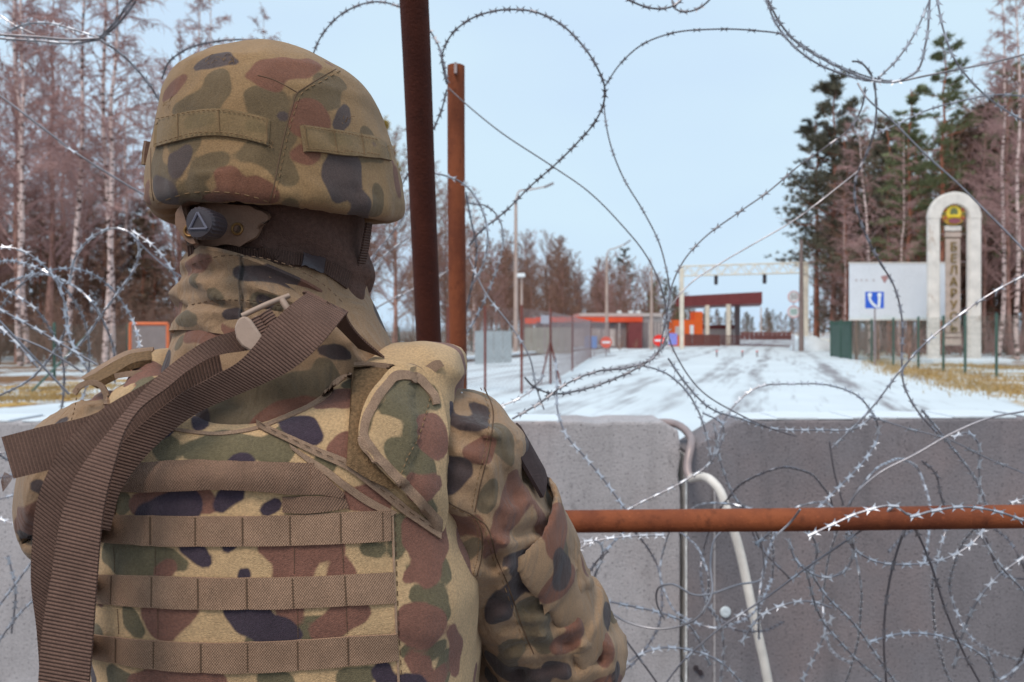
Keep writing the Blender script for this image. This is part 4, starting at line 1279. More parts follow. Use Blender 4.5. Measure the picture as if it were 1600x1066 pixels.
def slab(name, front_poly, y0, th, mat, label, seed, capmat=None):
    """cast wall block, its front outline (x,z) standing at y0"""
    rj = random.Random(seed)
    fp = []
    for i in range(len(front_poly)):
        a_, b_ = front_poly[i], front_poly[(i + 1) % len(front_poly)]
        fp.append(a_)
        n_ = int(math.hypot(b_[0] - a_[0], b_[1] - a_[1]) / .07)
        if min(a_[1], b_[1]) > .5 or abs(a_[0] - b_[0]) < .02:        # worn, slightly ragged arrises
            for k in range(1, n_):
                w_ = k / n_; j_ = rj.gauss(0, .0016) - (.010 if rj.random() < .05 else 0)
                fp.append((a_[0] + (b_[0] - a_[0]) * w_ + (j_ if abs(a_[0] - b_[0]) < .02 else 0), a_[1] + (b_[1] - a_[1]) * w_ + (j_ if abs(a_[0] - b_[0]) >= .02 else 0)))
    bm = bmesh.new()
    f = bm.faces.new([bm.verts.new((x, y0, z)) for x, z in fp])
    r = bmesh.ops.extrude_face_region(bm, geom=[f])
    for v in r['geom']:
        if isinstance(v, bmesh.types.BMVert): v.co.y += th
    bmesh.ops.recalc_face_normals(bm, faces=bm.faces[:])
    bmesh.ops.bevel(bm, geom=[e for e in bm.edges if abs(e.verts[0].co.y - e.verts[1].co.y) < .01], offset=.012, segments=2, affect='EDGES', profile=.6)
    me = bpy.data.meshes.new(name); bm.to_mesh(me); bm.free()
    root = empty(name, ((front_poly[0][0] + front_poly[-1][0]) / 2, y0 + th / 2, 0))
    tag(root, label, 'barrier', 'concrete barrier blocks across the road')
    link('block', me, mat, root, True, False)
    return root
SX = lambda px, d: (px - 800) / FPX * d
ZZ = lambda py, d: CAM_H + (HOR - py) / FPX * d
bl = slab('concrete_barrier', [(-3.4, 0), (-3.4, ZZ(660, 3.2)), (SX(1036, 3.2), ZZ(659, 3.2)), (SX(1060, 3.2), ZZ(673, 3.2)), (SX(1063, 3.2), ZZ(690, 3.2)), (SX(1063, 3.2), 0)][::-1], 3.2, .26, M['conc_l'], 'light grey concrete barrier behind the soldier, left of the gap', 1)
br = slab('concrete_barrier', [(SX(1074, 3.2), 0), (SX(1074, 3.2), ZZ(706, 3.2)), (SX(1150, 3.2), ZZ(657, 3.2)), (3.9, ZZ(648, 3.2)), (3.9, 0)], 3.2, .26, M['conc_r'], 'dark grey concrete barrier with a cut corner, right of the gap', 2)
# ragged snow left along the tops, thin white plate over the end face
for root, x0, x1, z0, z1 in ((bl, -3.38, SX(1034, 3.2), ZZ(660, 3.2), ZZ(659, 3.2)), (br, SX(1156, 3.2), 3.88, ZZ(656.6, 3.2), ZZ(648, 3.2))):
    mb = MB(); x = x0; rr2 = random.Random(9)
    while x < x1 - .05:
        ln = rr2.uniform(.05, .3); h = rr2.uniform(.003, .012)
        if rr2.random() < .82:
            xe = min(x + ln, x1); zc = z0 + (z1 - z0) * ((x + xe) / 2 - x0) / (x1 - x0)
            mb.box(((x + xe) / 2, 3.2 + .13 + rr2.uniform(-.012, .0), zc + h / 2 - .001), ((xe - x) / 2, .115 + rr2.uniform(0, .008), h / 2), None, min(h * .3, .002))
        x += ln
    o = mb.build('snow_crust', M['snow'], root, True); o['kind'] = 'stuff'
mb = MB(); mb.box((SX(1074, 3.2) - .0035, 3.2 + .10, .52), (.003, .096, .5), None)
mb.build('white_end', plain('patchy_white', T(205, 205, 215), .7, .25, 25), br, True)
# damp stains: a shallow cast line on the right block
mb = MB(); mb.box((SX(1116, 3.2), 3.2 - .002, .45), (.004, .004, .44), None); mb.build('cast_line', M['conc_l'], br, True)
mb = MB(); mb.lathe((SX(1134, 3.19), 3.196, ZZ(957, 3.19)), [(.024, 0), (.022, .006), (.012, .008)], 18, (0, -1, 0)); mb.build('bolt_cap', M['snow'], br, True)
for px, py in ((1088, 1045), (1095, 1052)):
    mb = MB(); mb.lathe((SX(px, 3.19), 3.198, ZZ(py, 3.19)), [(.012, 0), (.011, .01)], 8, (0, -1, 0)); mb.build('bolt', M['dial'], br, True)

# white tube barrier leaning in front of the gap
M['white_pipe'] = plain('chipped_white_paint', T(196, 198, 202), .5, .18, 12, .0006, 80)
M['grey_pipe'] = plain('galvanised_tube', T(140, 132, 138), .45, .15, 14, metal=.3)
tb = empty('tube_barrier', G(1150, 2.95)); tag(tb, 'bent white steel tube leaning against the concrete barriers', 'tube barrier')
mb = MB(); mb.tube(catmull([W(1078, 748, 3.1), W(1094, 745, 3.06), W(1110, 750, 3.0), W(1123, 764, 2.97), W(1134, 792, 2.95), W(1150, 840, 2.94), W(1175, 950, 2.92), W(1200, 1066, 2.9), Vector((SX(1212, 2.88), 2.88, -.0))], 50), .0185, 12)
mb.build('tube', M['white_pipe'], tb, True, smooth=True)
mb = MB(); mb.tube(catmull([W(1078, 748, 3.1), W(1074, 735, 3.12), W(1079, 700, 3.16), W(1080, 686, 3.24), W(1066, 668, 3.33), W(1040, 660, 3.42), W(1015, 664, 3.47), Vector((SX(1010, 3.5), 3.5, .9)), Vector((SX(1010, 3.5), 3.5, 0))], 50), .018, 12)
mb.build('tube', M['grey_pipe'], tb, True, smooth=True)

# ------------------------------------------------------------------ rusty pipes
def rust(name, a, b, sc=1.0):
    t = NT(name, .78, .3)
    c = t.mix(t.rng(t.noise(9, 5, .6, sc=(1, 1, .5)), .35, .65), a, b)
    c = t.mix(t.rng(t.noise(40, 5, .65), .55, .72, 0, .7), c, tuple(v * .45 for v in a))
    c = t.mix(t.rng(t.noise(160, 3), .6, .75, 0, .6), c, tuple(min(.8, v * 1.5) for v in b))
    nm = t.bump(t.math('ADD', t.noise(220, 4), t.math('MULTIPLY', t.noise(30, 3), 1.5)), .0012)
    return t.out(c, nm)
M['rust_dark'] = rust('dark_rust', T(56, 24, 17), T(70, 33, 22))
M['rust'] = rust('orange_rust', T(92, 48, 31), T(122, 68, 42))
def pipe(name, pts, r, mat, label, hole=True):
    root = empty(name, (pts[0][0], pts[0][1], 0)); tag(root, label, 'pipe')
    P = catmull(pts, 24)
    mb = MB()
    n = 24
    # hollow tube: outer wall, lip, inner wall
    P2 = [Vector(p) for p in P]
    mb.tube(P2, r, n, cap=False)
    mb.build('tube', mat, root, True, smooth=True)
    t0 = (P2[-1] - P2[-2]).normalized()
    mb = MB(); mb.lathe(P2[-1] - t0 * .004, [(r * .80, -.05), (r * .82, 0), (r * .86, .0045), (r * .999, .0045), (r * 1.001, .001)], n, t0)
    mb.build('rim', mat, root, True, smooth=False)
    return root
dk = pipe('steel_pipe', [(SX(697, 1.75), 1.75, 0), W(671, 560, 1.50), W(659, 280, 1.39), W(647, 0, 1.27), W(640, -120, 1.22)], .0252, M['rust_dark'], 'dark rusty leaning pipe rising beside the soldier past the frame top')
ps = pipe('steel_pipe', [(SX(716, 2.22), 2.22, 0), W(716, 590, 2.22), W(713, 300, 2.22), W(712.5, 104, 2.22)], .0262, M['rust'], 'orange rusty upright pipe with a notched top end')
mb = MB(); mb.box(W(712, 108, 2.19), (.004, .012, .016)); mb.build('notch', M['grey_pipe'], ps, True)
rl = pipe('steel_rail', [W(640, 817, 1.72), W(885, 815, 1.68), W(1240, 812, 1.64), W(1600, 807, 1.60), W(1960, 802, 1.56)], .0252, M['rust'], 'orange rusty horizontal pipe rail crossing at the soldier\'s elbow')
for q in (W(800, 816, 1.70), W(1900, 803, 1.565)):
    mb = MB(); mb.tube([Vector((q.x, q.y + .052, 0)), Vector((q.x, q.y + .052, q.z + .05))], .025, 16); mb.build('post', M['rust'], rl, True, smooth=True)
    mb = MB(); mb.box((q.x, q.y + .026, q.z), (.02, .03, .014), None, .003); mb.build('clamp', M['rust_dark'], rl, True)

# ------------------------------------------------------------------ razor wire
def steel(name, a, rough, metal):
    t = NT(name, rough, .5)
    c = t.vary(a, 18, .75, 1.15)
    return t.out(c, None, t.rng(t.noise(25, 3), .35, .65, rough - .1, rough + .12), metal)
M['wire'] = steel('galvanised_wire', (.30, .28, .30), .42, .75)
M['wire_dark'] = steel('dulled_wire', (.15, .13, .14), .55, .6)
M['barb'] = steel('zinc_blade', (.56, .56, .60), .45, .75)
BARB = [(-.0115, .0080), (-.003, .0026), (.003, .0026), (.0115, .0080), (.0062, 0), (.0115, -.0080), (.003, -.0026), (-.003, -.0026), (-.0115, -.0080), (-.0062, 0)]
def strand(parent, pts, d, barbs=True, dark=False, seed=0, r=.0025, twist=None, spacing=.044, scale=1.0):
    """one loop of wire; pts are photo pixels, d its distance (number, or one per point)"""
    rs = random.Random(seed * 31 + 5)
    ds = d if hasattr(d, '__len__') else [d + .05 * math.sin(i * 1.3 + seed) for i in range(len(pts))]
    if len(ds) != len(pts):
        ds = list(np.interp(np.linspace(0, 1, len(pts)), np.linspace(0, 1, len(ds)), ds))
    P3 = [W(p[0], p[1], q) for p, q in zip(pts, ds)]
    L_ = sum((P3[i + 1] - P3[i]).length for i in range(len(P3) - 1))
    n = max(8, int(L_ / .014))
    C = [Vector(p) for p in catmull(P3, n)]
    mb = MB(); mb.tube(C, r, 6)
    w = mb.build('wire_loop', M['wire_dark'] if dark else M['wire'], parent, True, smooth=True)
    if not barbs: return
    mb = MB()
    acc = np.concatenate([[0], np.cumsum([(C[i + 1] - C[i]).length for i in range(n - 1)])])
    s_ = spacing * rs.uniform(.2, .8)
    ph = rs.uniform(-.9, .9) if twist is None else twist
    tw = rs.uniform(-.9, .9)
    while s_ < acc[-1] - .01:
        i = min(n - 2, max(0, int(np.searchsorted(acc, s_) - 1)))
        p = C[i].lerp(C[i + 1], (s_ - acc[i]) / max(1e-6, acc[i + 1] - acc[i]))
        t = (C[i + 1] - C[i]).normalized()
        view = (p - EYE).normalized()
        a = t.cross(view)
        a = a.normalized() if a.length > 1e-4 else t.orthogonal().normalized()
        b = a.cross(t)
        w_ = ph + tw * s_ + rs.gauss(0, .2)
        sdir = a * math.cos(w_) + b * math.sin(w_)
        nn = t.cross(sdir)
        k = scale * rs.uniform(1.14, 1.32)
        vs_ = []
        for q in (.0004, -.0004):
            for (u, v) in BARB:
                vs_.append(p + t * u * k + sdir * v * k + nn * (q + abs(v) * .22))
        m_ = len(BARB)
        fs_ = [tuple(range(m_)), tuple(range(m_, 2 * m_))[::-1]] + [(j, j + m_, (j + 1) % m_ + m_, (j + 1) % m_) for j in range(m_)]
        mb.add(vs_, fs_)
        # the clamped sleeve of the blade around the core
        mb.tube([p - t * .0085 * k, p + t * .0085 * k], r * 1.45, 6)
        s_ += spacing * rs.uniform(.94, 1.06)
    if mb.v:
        o = mb.build('blades', M['barb'] if not dark else M['wire'], w)
        o['kind'] = 'stuff'

def coil(label, base_px, base_d, strands):
    root = empty('razor_wire', G(base_px, base_d)); tag(root, label, 'razor wire', 'coils of razor wire across the road')
    for k, a in enumerate(strands):
        strand(root, *a[:2], **(a[2] if len(a) > 2 else {}), seed=base_px + k)
    return root

sm = dict(barbs=False)
coil('upper razor wire loop rising from the upright pipe into the sky', 800, 2.2, [
    ([(698, 132), (691, 86), (705, 55), (735, 30), (775, 17), (805, 15), (840, 20), (875, 37), (905, 65), (930, 100), (945, 138), (943, 162), (930, 190), (905, 220), (870, 255), (830, 290), (790, 330), (745, 368), (733, 384)], [2.14, 2.05, 1.95, 1.95, 2.05, 2.15, 2.2], dict(dark=True, twist=.2)),
    ([(700, 137), (725, 160), (780, 205), (860, 258), (920, 300), (970, 350), (1010, 400), (1030, 440), (1042, 490), (1046, 530), (1060, 562), (1095, 610), (1150, 645), (1200, 668), (1245, 682)], [2.14, 2.1, 2.05, 2.05, 2.0, 2.0], dict(barbs=False, dark=True, r=.0021)),
    ([(698, 140), (690, 172), (680, 196), (660, 235), (636, 275), (600, 340)], [2.15, 2.2, 2.3], dict(dark=True)),
    ([(488, 88), (500, 60), (530, 25), (585, 3), (622, 10), (660, 35), (682, 65), (693, 98), (699, 132)], [2.3, 2.2, 2.14], dict(dark=True, twist=.3)),
    ([(945, 136), (944, 165), (948, 200), (955, 230), (975, 280), (1005, 330), (1030, 380), (1042, 425), (1048, 460)], [2.14, 2.1, 2.05], dict(dark=True, spacing=.09, scale=.7, r=.0020))])
coil('razor wire arc crossing the open sky toward the right top corner', 1200, 2.0, [
    ([(946, 134), (965, 105), (1000, 72), (1050, 52), (1110, 46), (1180, 48), (1230, 56), (1262, 76), (1300, 98), (1335, 113), (1370, 124), (1405, 128)], [2.14, 2.0, 1.95, 1.95], dict(dark=True, spacing=.07, scale=.75, r=.002)),
    ([(1200, 0), (1215, 30), (1240, 62), (1285, 92), (1325, 112), (1360, 125), (1400, 128), (1432, 112), (1446, 70), (1453, -5)], [1.8, 1.85, 1.9, 1.85, 1.8], dict(twist=.1)),
    ([(1195, -8), (1212, 36), (1238, 70), (1282, 102), (1325, 118), (1352, 126)], [1.85, 1.9, 1.92], dict(twist=.6)),
    ([(1368, 126), (1400, 95), (1425, 60), (1455, -5)], [1.95, 1.9], dict()),
    ([(1352, 126), (1400, 128), (1440, 120), (1480, 112), (1550, 98), (1605, 84)], [1.9, 1.85, 1.8], dict(barbs=False, r=.0024)),
    ([(1463, -8), (1475, 50), (1490, 90), (1520, 130), (1560, 165), (1605, 193)], [1.8, 1.82, 1.85], dict(twist=.2, r=.002)),
    ([(1340, 130), (1352, 150), (1390, 185), (1450, 245), (1500, 290), (1540, 330), (1580, 370), (1610, 402)], [1.95, 1.9, 1.85], dict(barbs=False, r=.0024)),
    ([(975, -4), (1000, 8), (1030, 14), (1055, 8), (1068, -4)], [2.0, 2.0], dict(dark=True, twist=.1)),
    ([(1050, 0), (1056, 15), (1078, 18), (1100, 8), (1112, -4)], [2.05, 2.0], dict(dark=True, twist=.8))])
coil('hanging razor wire tangle in front of the right pine trees', 1340, 2.1, [
    ([(1352, 136), (1349, 160), (1330, 198), (1290, 230), (1250, 258), (1200, 300), (1150, 335), (1100, 372), (1070, 405), (1052, 440), (1042, 490), (1032, 540)], [1.95, 1.98, 2.05, 2.05], dict(dark=True, spacing=.075, r=.002)),
    ([(1332, 96), (1345, 98), (1362, 118), (1369, 160), (1366, 205), (1352, 245), (1338, 275), (1335, 305), (1348, 355), (1372, 405), (1396, 445), (1410, 505), (1409, 560), (1412, 600), (1432, 640), (1472, 685)], [2.0, 2.1, 2.1, 2.05], dict(dark=True, twist=1.2, scale=.9)),
    ([(1340, 268), (1300, 300), (1240, 345), (1180, 380), (1120, 415), (1080, 442), (1046, 480)], [2.1, 2.1, 2.08], dict(barbs=False, r=.002)),
    ([(1362, 212), (1400, 195), (1450, 172), (1500, 158), (1560, 148), (1606, 151)], [2.1, 2.15, 2.2], dict(spacing=.06)),
    ([(1605, 428), (1560, 452), (1500, 492), (1440, 542), (1408, 578), (1360, 640), (1300, 700)], [1.8, 1.85, 1.95], dict(twist=.8, r=.0022, spacing=.05))])
coil('razor wire loop above the helmet and behind the dark pipe', 420, 2.3, [
    ([(253, 124), (262, 100), (290, 78), (330, 66), (380, 62), (430, 67), (476, 82), (520, 120)], [2.3, 2.2, 2.3], dict(dark=True, twist=.3)),
    ([(560, 500), (590, 480), (640, 455), (690, 430), (735, 400)], [2.3, 2.3], dict(spacing=.09)),
    ([(676, 270), (700, 276), (725, 288), (750, 320), (762, 365), (752, 420), (735, 450)], [2.05, 2.1], dict()),
    ([(735, 318), (760, 322), (780, 342), (786, 372), (776, 420), (760, 462), (735, 512), (700, 560)], [2.3, 2.35], dict()),
    ([(728, 300), (735, 340), (745, 390), (738, 440), (725, 500)], [2.3, 2.3], dict(dark=True)),
    ([(733, 404), (760, 460), (800, 512), (828, 560), (838, 605), (850, 640)], [2.15, 2.1, 2.1], dict(spacing=.12, r=.0022)),
    ([(575, 410), (600, 380), (630, 340), (660, 290)], [2.4, 2.4], dict()), ([(560, 480), (570, 430), (600, 400), (640, 370)], [2.4, 2.4], dict())])
coil('razor wire strands at the top left corner of the sky', 120, 1.9, [
    ([(-6, 54), (60, 58), (110, 62), (156, 60)], [1.75, 1.8], dict(barbs=False, r=.0028)), ([(-6, 60), (60, 64), (115, 68), (157, 62)], [1.78, 1.8], dict(spacing=.05)),
    ([(-5, 20), (20, 38), (55, 54)], [1.9, 1.9], dict(r=.002)),
    ([(14, 48), (40, 38), (80, 37), (120, 48), (156, 60)], [1.85, 1.8], dict(twist=.3)),
    ([(156, 60), (180, 35), (204, 2), (212, -8)], [1.8, 1.8], dict(dark=True)), ([(158, 60), (184, 38), (212, 2)], [1.83, 1.83], dict(dark=True)),
    ([(156, 62), (190, 85), (215, 110), (235, 135), (250, 158), (275, 190)], [1.8, 1.85], dict(dark=True, twist=.4)),
    ([(-6, 145), (60, 195), (120, 240), (180, 278), (232, 308), (280, 330)], [1.75, 1.8, 1.85], dict(barbs=False, r=.0028)), ([(90, 222), (120, 240), (150, 258)], [1.77, 1.78], dict(spacing=.09, r=.001))])
coil('bright razor wire coil left of the soldier before the birches', 90, 1.9, [
    ([(-8, 386), (30, 390), (60, 408), (85, 435), (100, 470), (105, 502), (96, 530), (80, 556), (50, 590), (-8, 622)], [1.9, 1.95, 2.0], dict(twist=.9)),
    ([(108, 445), (118, 402), (145, 370), (180, 357), (205, 365), (217, 386), (210, 420), (190, 450), (160, 490), (130, 532), (104, 560)], [2.0, 2.0, 2.05], dict(twist=.9)),
    ([(200, 362), (216, 378), (250, 410), (292, 438)], [1.95, 2.0], dict(barbs=False, r=.0022)), ([(205, 360), (240, 385), (270, 425), (285, 470)], [2.0, 2.0], dict()),
    ([(-8, 480), (40, 505), (100, 540), (152, 570)], [1.6, 1.65], dict(r=.0026, twist=.9)), ([(-8, 494), (50, 555), (108, 616)], [1.65, 1.7], dict(barbs=False, r=.0026)), ([(-8, 516), (60, 540), (130, 582)], [1.7, 1.75], dict(barbs=False, r=.0022)),
    ([(100, 480), (110, 530), (138, 580)], [1.9, 1.9], dict()), ([(-6, 505), (30, 540), (60, 575)], [1.7, 1.7], dict())])
coil('blurred razor wire beside the sling strap at the left edge', 20, 2.3, [
    ([(-8, 782), (40, 768), (70, 760)], [2.2, 2.2], dict(spacing=.06)), ([(-8, 808), (30, 818), (60, 800)], [2.3, 2.3], dict()), ([(-8, 955), (30, 905), (60, 865)], [2.1, 2.1], dict(twist=.9)), ([(12, 868), (24, 920), (18, 990)], [2.2, 2.2], dict()), ([(-8, 1010), (30, 960), (60, 930)], [2.2, 2.2], dict())])
coil('razor wire strands crossing low over the snowy road', 950, 2.1, [
    ([(1046, 490), (1040, 530), (1022, 558), (985, 574), (935, 580), (885, 600), (840, 632), (800, 655)], [2.0, 1.95, 1.9], dict(dark=True, twist=.2)),
    ([(1042, 535), (1012, 565), (960, 592), (905, 610), (862, 615), (832, 603), (820, 590)], [2.0, 1.9], dict(dark=True, twist=.1)),
    ([(868, 560), (870, 600), (871, 640), (886, 682), (912, 712), (942, 748), (980, 800)], [1.95, 1.9, 1.85], dict(twist=.3)),
    ([(1000, 570), (1040, 583), (1070, 608), (1090, 640), (1106, 690), (1112, 725)], [2.0, 2.0], dict(twist=.3)),
    ([(740, 640), (790, 632), (830, 610), (850, 585)], [1.95, 1.95], dict(r=.002))])
coil('razor wire draped along the top of the right concrete barrier', 1250, 2.2, [
    ([(1044, 560), (1072, 600), (1110, 638), (1160, 655), (1200, 668), (1280, 672), (1340, 668), (1366, 652), (1372, 680), (1356, 712), (1330, 742), (1300, 772), (1268, 806)], [2.0, 2.05, 2.1, 2.0], dict(twist=.1)),
    ([(1098, 645), (1128, 662), (1112, 720), (1068, 752), (1000, 786), (978, 798)], [2.1, 2.1], dict(twist=.9)),
    ([(1605, 642), (1540, 655), (1490, 676), (1430, 710), (1370, 742), (1333, 778), (1322, 804)], [1.9, 1.95], dict(barbs=False, r=.0026)),
    ([(1358, 650), (1420, 670), (1480, 686), (1540, 715), (1606, 742)], [2.0, 1.95], dict(spacing=.08, r=.002)), ([(1488, 684), (1512, 676), (1527, 690), (1530, 735), (1531, 795)], [2.0, 2.0], dict(twist=.8)),
    ([(1112, 722), (1142, 640), (1182, 606), (1240, 600), (1300, 603), (1342, 620), (1368, 652)], [2.2, 2.2], dict(twist=.4)),
    ([(1440, 640), (1480, 690), (1530, 760), (1545, 800)], [2.1, 2.1], dict()), ([(1440, 720), (1462, 740), (1470, 775), (1480, 800)], [2.2, 2.2], dict(dark=True)), ([(1296, 690), (1304, 740), (1318, 790)], [2.3, 2.3], dict(barbs=False, dark=True)), ([(1115, 660), (1130, 735), (1160, 790), (1200, 800)], [2.2, 2.2], dict())])
coil('razor wire loops wound around the horizontal rusty rail', 1400, 1.65, [
    ([(1262, 838), (1300, 820), (1350, 799), (1400, 792), (1422, 806), (1450, 800), (1500, 792), (1560, 800), (1606, 816)], [1.58, 1.55, 1.55], dict(twist=.2)),
    ([(1322, 832), (1332, 855), (1362, 875), (1420, 882), (1480, 872), (1520, 848), (1540, 824)], [1.75, 1.8], dict(twist=.1)),
    ([(1180, 852), (1215, 826), (1250, 824), (1270, 840), (1276, 870), (1263, 892), (1243, 874), (1232, 842)], [1.7, 1.75], dict(twist=.4)),
    ([(1330, 830), (1333, 868), (1316, 895), (1285, 902), (1254, 886), (1240, 870)], [1.75, 1.8], dict()),
    ([(1421, 808), (1402, 860), (1386, 930), (1381, 1005), (1385, 1070)], [1.7, 1.75], dict(dark=True, spacing=.08)), ([(1424, 812), (1450, 870), (1480, 960), (1502, 1012), (1535, 1074)], [1.7, 1.75], dict(dark=True, spacing=.07)),
    ([(1526, 826), (1560, 880), (1606, 930)], [1.8, 1.8], dict()), ([(1540, 840), (1570, 900), (1606, 905)], [1.9, 1.9], dict(dark=True))])
coil('bright razor wire tangle under the rail at the bottom right', 1250, 1.9, [
    ([(1262, 886), (1290, 930), (1330, 970), (1382, 1042), (1405, 1075)], [1.8, 1.85], dict(twist=.2)), ([(1260, 892), (1280, 960), (1330, 1022), (1384, 1072)], [1.85, 1.9], dict(twist=.1)),
    ([(930, 936), (990, 948), (1040, 960), (1075, 976), (1094, 1004), (1110, 1040)], [1.9, 1.95], dict(twist=.1)),
    ([(955, 1072), (985, 1032), (1030, 1013), (1075, 1015), (1122, 1032), (1165, 1074)], [1.9, 1.95], dict(twist=.2)),
    ([(1158, 1005), (1185, 966), (1222, 946), (1268, 940), (1300, 950)], [1.9, 1.9], dict(twist=.1)), ([(1400, 790), (1330, 840), (1268, 882), (1200, 932), (1120, 986), (1060, 1042), (1035, 1075)], [1.6, 1.75, 1.8], dict(r=.0024, spacing=.16)),
    ([(1355, 1004), (1410, 990), (1460, 992), (1512, 1010), (1546, 1036), (1557, 1074)], [1.85, 1.9], dict(twist=.1)), ([(1606, 866), (1560, 900), (1525, 942), (1506, 985), (1490, 1045)], [1.8, 1.85], dict(twist=.3)),
    ([(1100, 925), (1130, 1000), (1125, 1070)], [2.2, 2.2], dict()), ([(1302, 960), (1280, 1010), (1250, 1070)], [2.1, 2.1], dict()), ([(1540, 1010), (1560, 1060), (1606, 1030)], [2.0, 2.0], dict()), ([(1160, 790), (1185, 850), (1235, 905)], [2.0, 2.0], dict(dark=True))])
coil('razor wire curl at the right elbow of the soldier', 920, 1.9, [
    ([(885, 858), (915, 846), (938, 848), (942, 868), (930, 895), (924, 925)], [1.85, 1.85], dict(twist=.3)), ([(890, 866), (930, 846), (985, 838), (1040, 836)], [1.9, 1.9], dict(twist=.4)), ([(905, 930), (930, 880), (950, 860)], [1.9, 1.9], dict(dark=True)), ([(950, 965), (1000, 1030), (1030, 1072)], [1.9, 1.9], dict(dark=True, spacing=.09))])
# a further concertina row lying along the foot of the barriers
rc = random.Random(21)
loops = []
for k in range(9):
    cx, cy = 930 + k * 88 + rc.uniform(-25, 25), 905 + rc.uniform(-50, 70)
    rx_, ry_ = rc.uniform(70, 150), rc.uniform(95, 175)
    a0 = rc.uniform(0, 6.28); tl = rc.uniform(-.5, .5)
    pts = []
    for w in np.linspace(a0, a0 + rc.uniform(4.2, 6.6), 14):
        x, y = rx_ * math.cos(w), ry_ * math.sin(w)
        pts.append((cx + x * math.cos(tl) - y * math.sin(tl), cy + x * math.sin(tl) + y * math.cos(tl)))
    loops.append((pts, [2.35 + .2 * math.sin(q * .9 + k) for q in range(14)], dict(dark=k % 3 == 0)))
coil('further row of razor wire loops close before the concrete barriers', 1300, 2.4, loops)
loops = []
for k in range(4):
    cx, cy = -20 + k * 40, 560 + rc.uniform(-40, 40)
    a0 = rc.uniform(0, 6.28)
    loops.append(([(cx + 120 * math.cos(w), cy + 150 * math.sin(w)) for w in np.linspace(a0, a0 + 5, 12)], [2.2 + .12 * math.sin(q + k) for q in range(12)], {}))
coil('further razor wire loops behind the bright coil on the left', 40, 2.2, loops)
tw_ = empty('tie_wire', G(1110, 1.7)); tag(tw_, 'smooth bent grey tie wire looping under the rail', 'wire')
M['tie'] = steel('soft_tie_wire', (.36, .34, .36), .4, .7)
for pts, d in (([(1179, 824), (1160, 818), (1119, 839), (1110, 880), (1112, 927), (1091, 964), (1045, 982), (975, 970), (938, 945)], 1.72), ([(1179, 825), (1192, 862), (1190, 904), (1156, 913), (1082, 929), (1050, 913), (1031, 917), (1027, 945), (1038, 966)], 1.74), ([(1250, 796), (1236, 815), (1214, 836)], 1.58)):
    mb = MB(); mb.tube([Vector(p) for p in catmull([W(a, b, d + .03 * math.sin(i)) for i, (a, b) in enumerate(pts)], 60)], .0024, 7)
    mb.build('wire_loop', M['tie'], tw_, True, smooth=True)

# ------------------------------------------------------------------ trees
def cone_twig(V, F, p, q, r, bend):
    """thin bent twig: three sided, two pieces"""
    n = len(V)
    t = (q - p)
    a = t.orthogonal().normalized() * r
    b = t.cross(a).normalized() * r
    m = (p + q) / 2 + bend
    V += [p + a, p - a * .5 + b * .87, p - a * .5 - b * .87, m + a * .7, m - a * .35 + b * .6, m - a * .35 - b * .6, q]
    F += [(n, n + 1, n + 4, n + 3), (n + 1, n + 2, n + 5, n + 4), (n + 2, n, n + 3, n + 5), (n + 3, n + 4, n + 6), (n + 4, n + 5, n + 6), (n + 5, n + 3, n + 6)]

def bare_tree(seed, H, r0, start=.3, nprim=44, spread=.22, droop=.0, nsub=7, ntw=7, lean=0.0, tw=.013, up=.9):
    rs = random.Random(seed)
    pts, rad = [], []
    ox = oy = 0.0
    for i in range(13):
        t = i / 12
        ox += rs.gauss(0, .012) * H * .25 + lean * H / 12
        oy += rs.gauss(0, .012) * H * .25
        pts.append(Vector((ox, oy, t * H * .97)))
        rad.append(r0 * (1 - t) ** .8 + .012)
    pts[0].x = pts[0].y = 0
    tb = MB(); tb.tube(catmull(pts, 26), list(np.interp(np.linspace(0, 1, 26), np.linspace(0, 1, 13), rad)), 8)
    V, F = [], []
    lb = MB()
    for i in range(nprim):
        t = start + (1 - start) * (i + rs.random()) / nprim
        k = t * 12; j = min(11, int(k))
        p = pts[j].lerp(pts[j + 1], k - j)
        az = rs.uniform(0, 6.283)
        ln = H * spread * (1.15 - t) ** .7 * rs.uniform(.6, 1.15)
        d = Vector((math.cos(az), math.sin(az), up * rs.uniform(.5, 1.5))).normalized()
        mid = p + d * ln * .5
        end = p + d * ln + Vector((0, 0, ln * (.18 - droop)))
        rb = max(.012, r0 * .32 * (1 - t) + .010)
        P = catmull([p, mid, end], 6)
        lb.tube([Vector(q) for q in P], list(np.linspace(rb, .006, 6)), 4, cap=False)
        for s_ in range(nsub):
            u = .25 + .75 * (s_ + rs.random()) / nsub
            a = p.lerp(mid, u * 2) if u < .5 else mid.lerp(end, u * 2 - 1)
            dd = (d + Vector((rs.gauss(0, .55), rs.gauss(0, .55), rs.gauss(.05, .45)))).normalized()
            l2 = ln * rs.uniform(.25, .5)
            b = a + dd * l2 + Vector((0, 0, -droop * l2))
            cone_twig(V, F, a, b, tw * 1.3, Vector((rs.gauss(0, .05), rs.gauss(0, .05), .04)) * l2)
            for _ in range(ntw):
                w = rs.random()
                c = a.lerp(b, w)
                e = (dd * .6 + Vector((rs.gauss(0, .6), rs.gauss(0, .6), rs.gauss(.1, .5) - droop * 1.6))).normalized()
                l3 = l2 * rs.uniform(.3, .75)
                cone_twig(V, F, c, c + e * l3 - Vector((0, 0, droop * l3 * .5)), tw, Vector((0, 0, .06 * l3)))
    lb.add(V, F)
    return tb.mesh('trunk'), lb.mesh('crown')

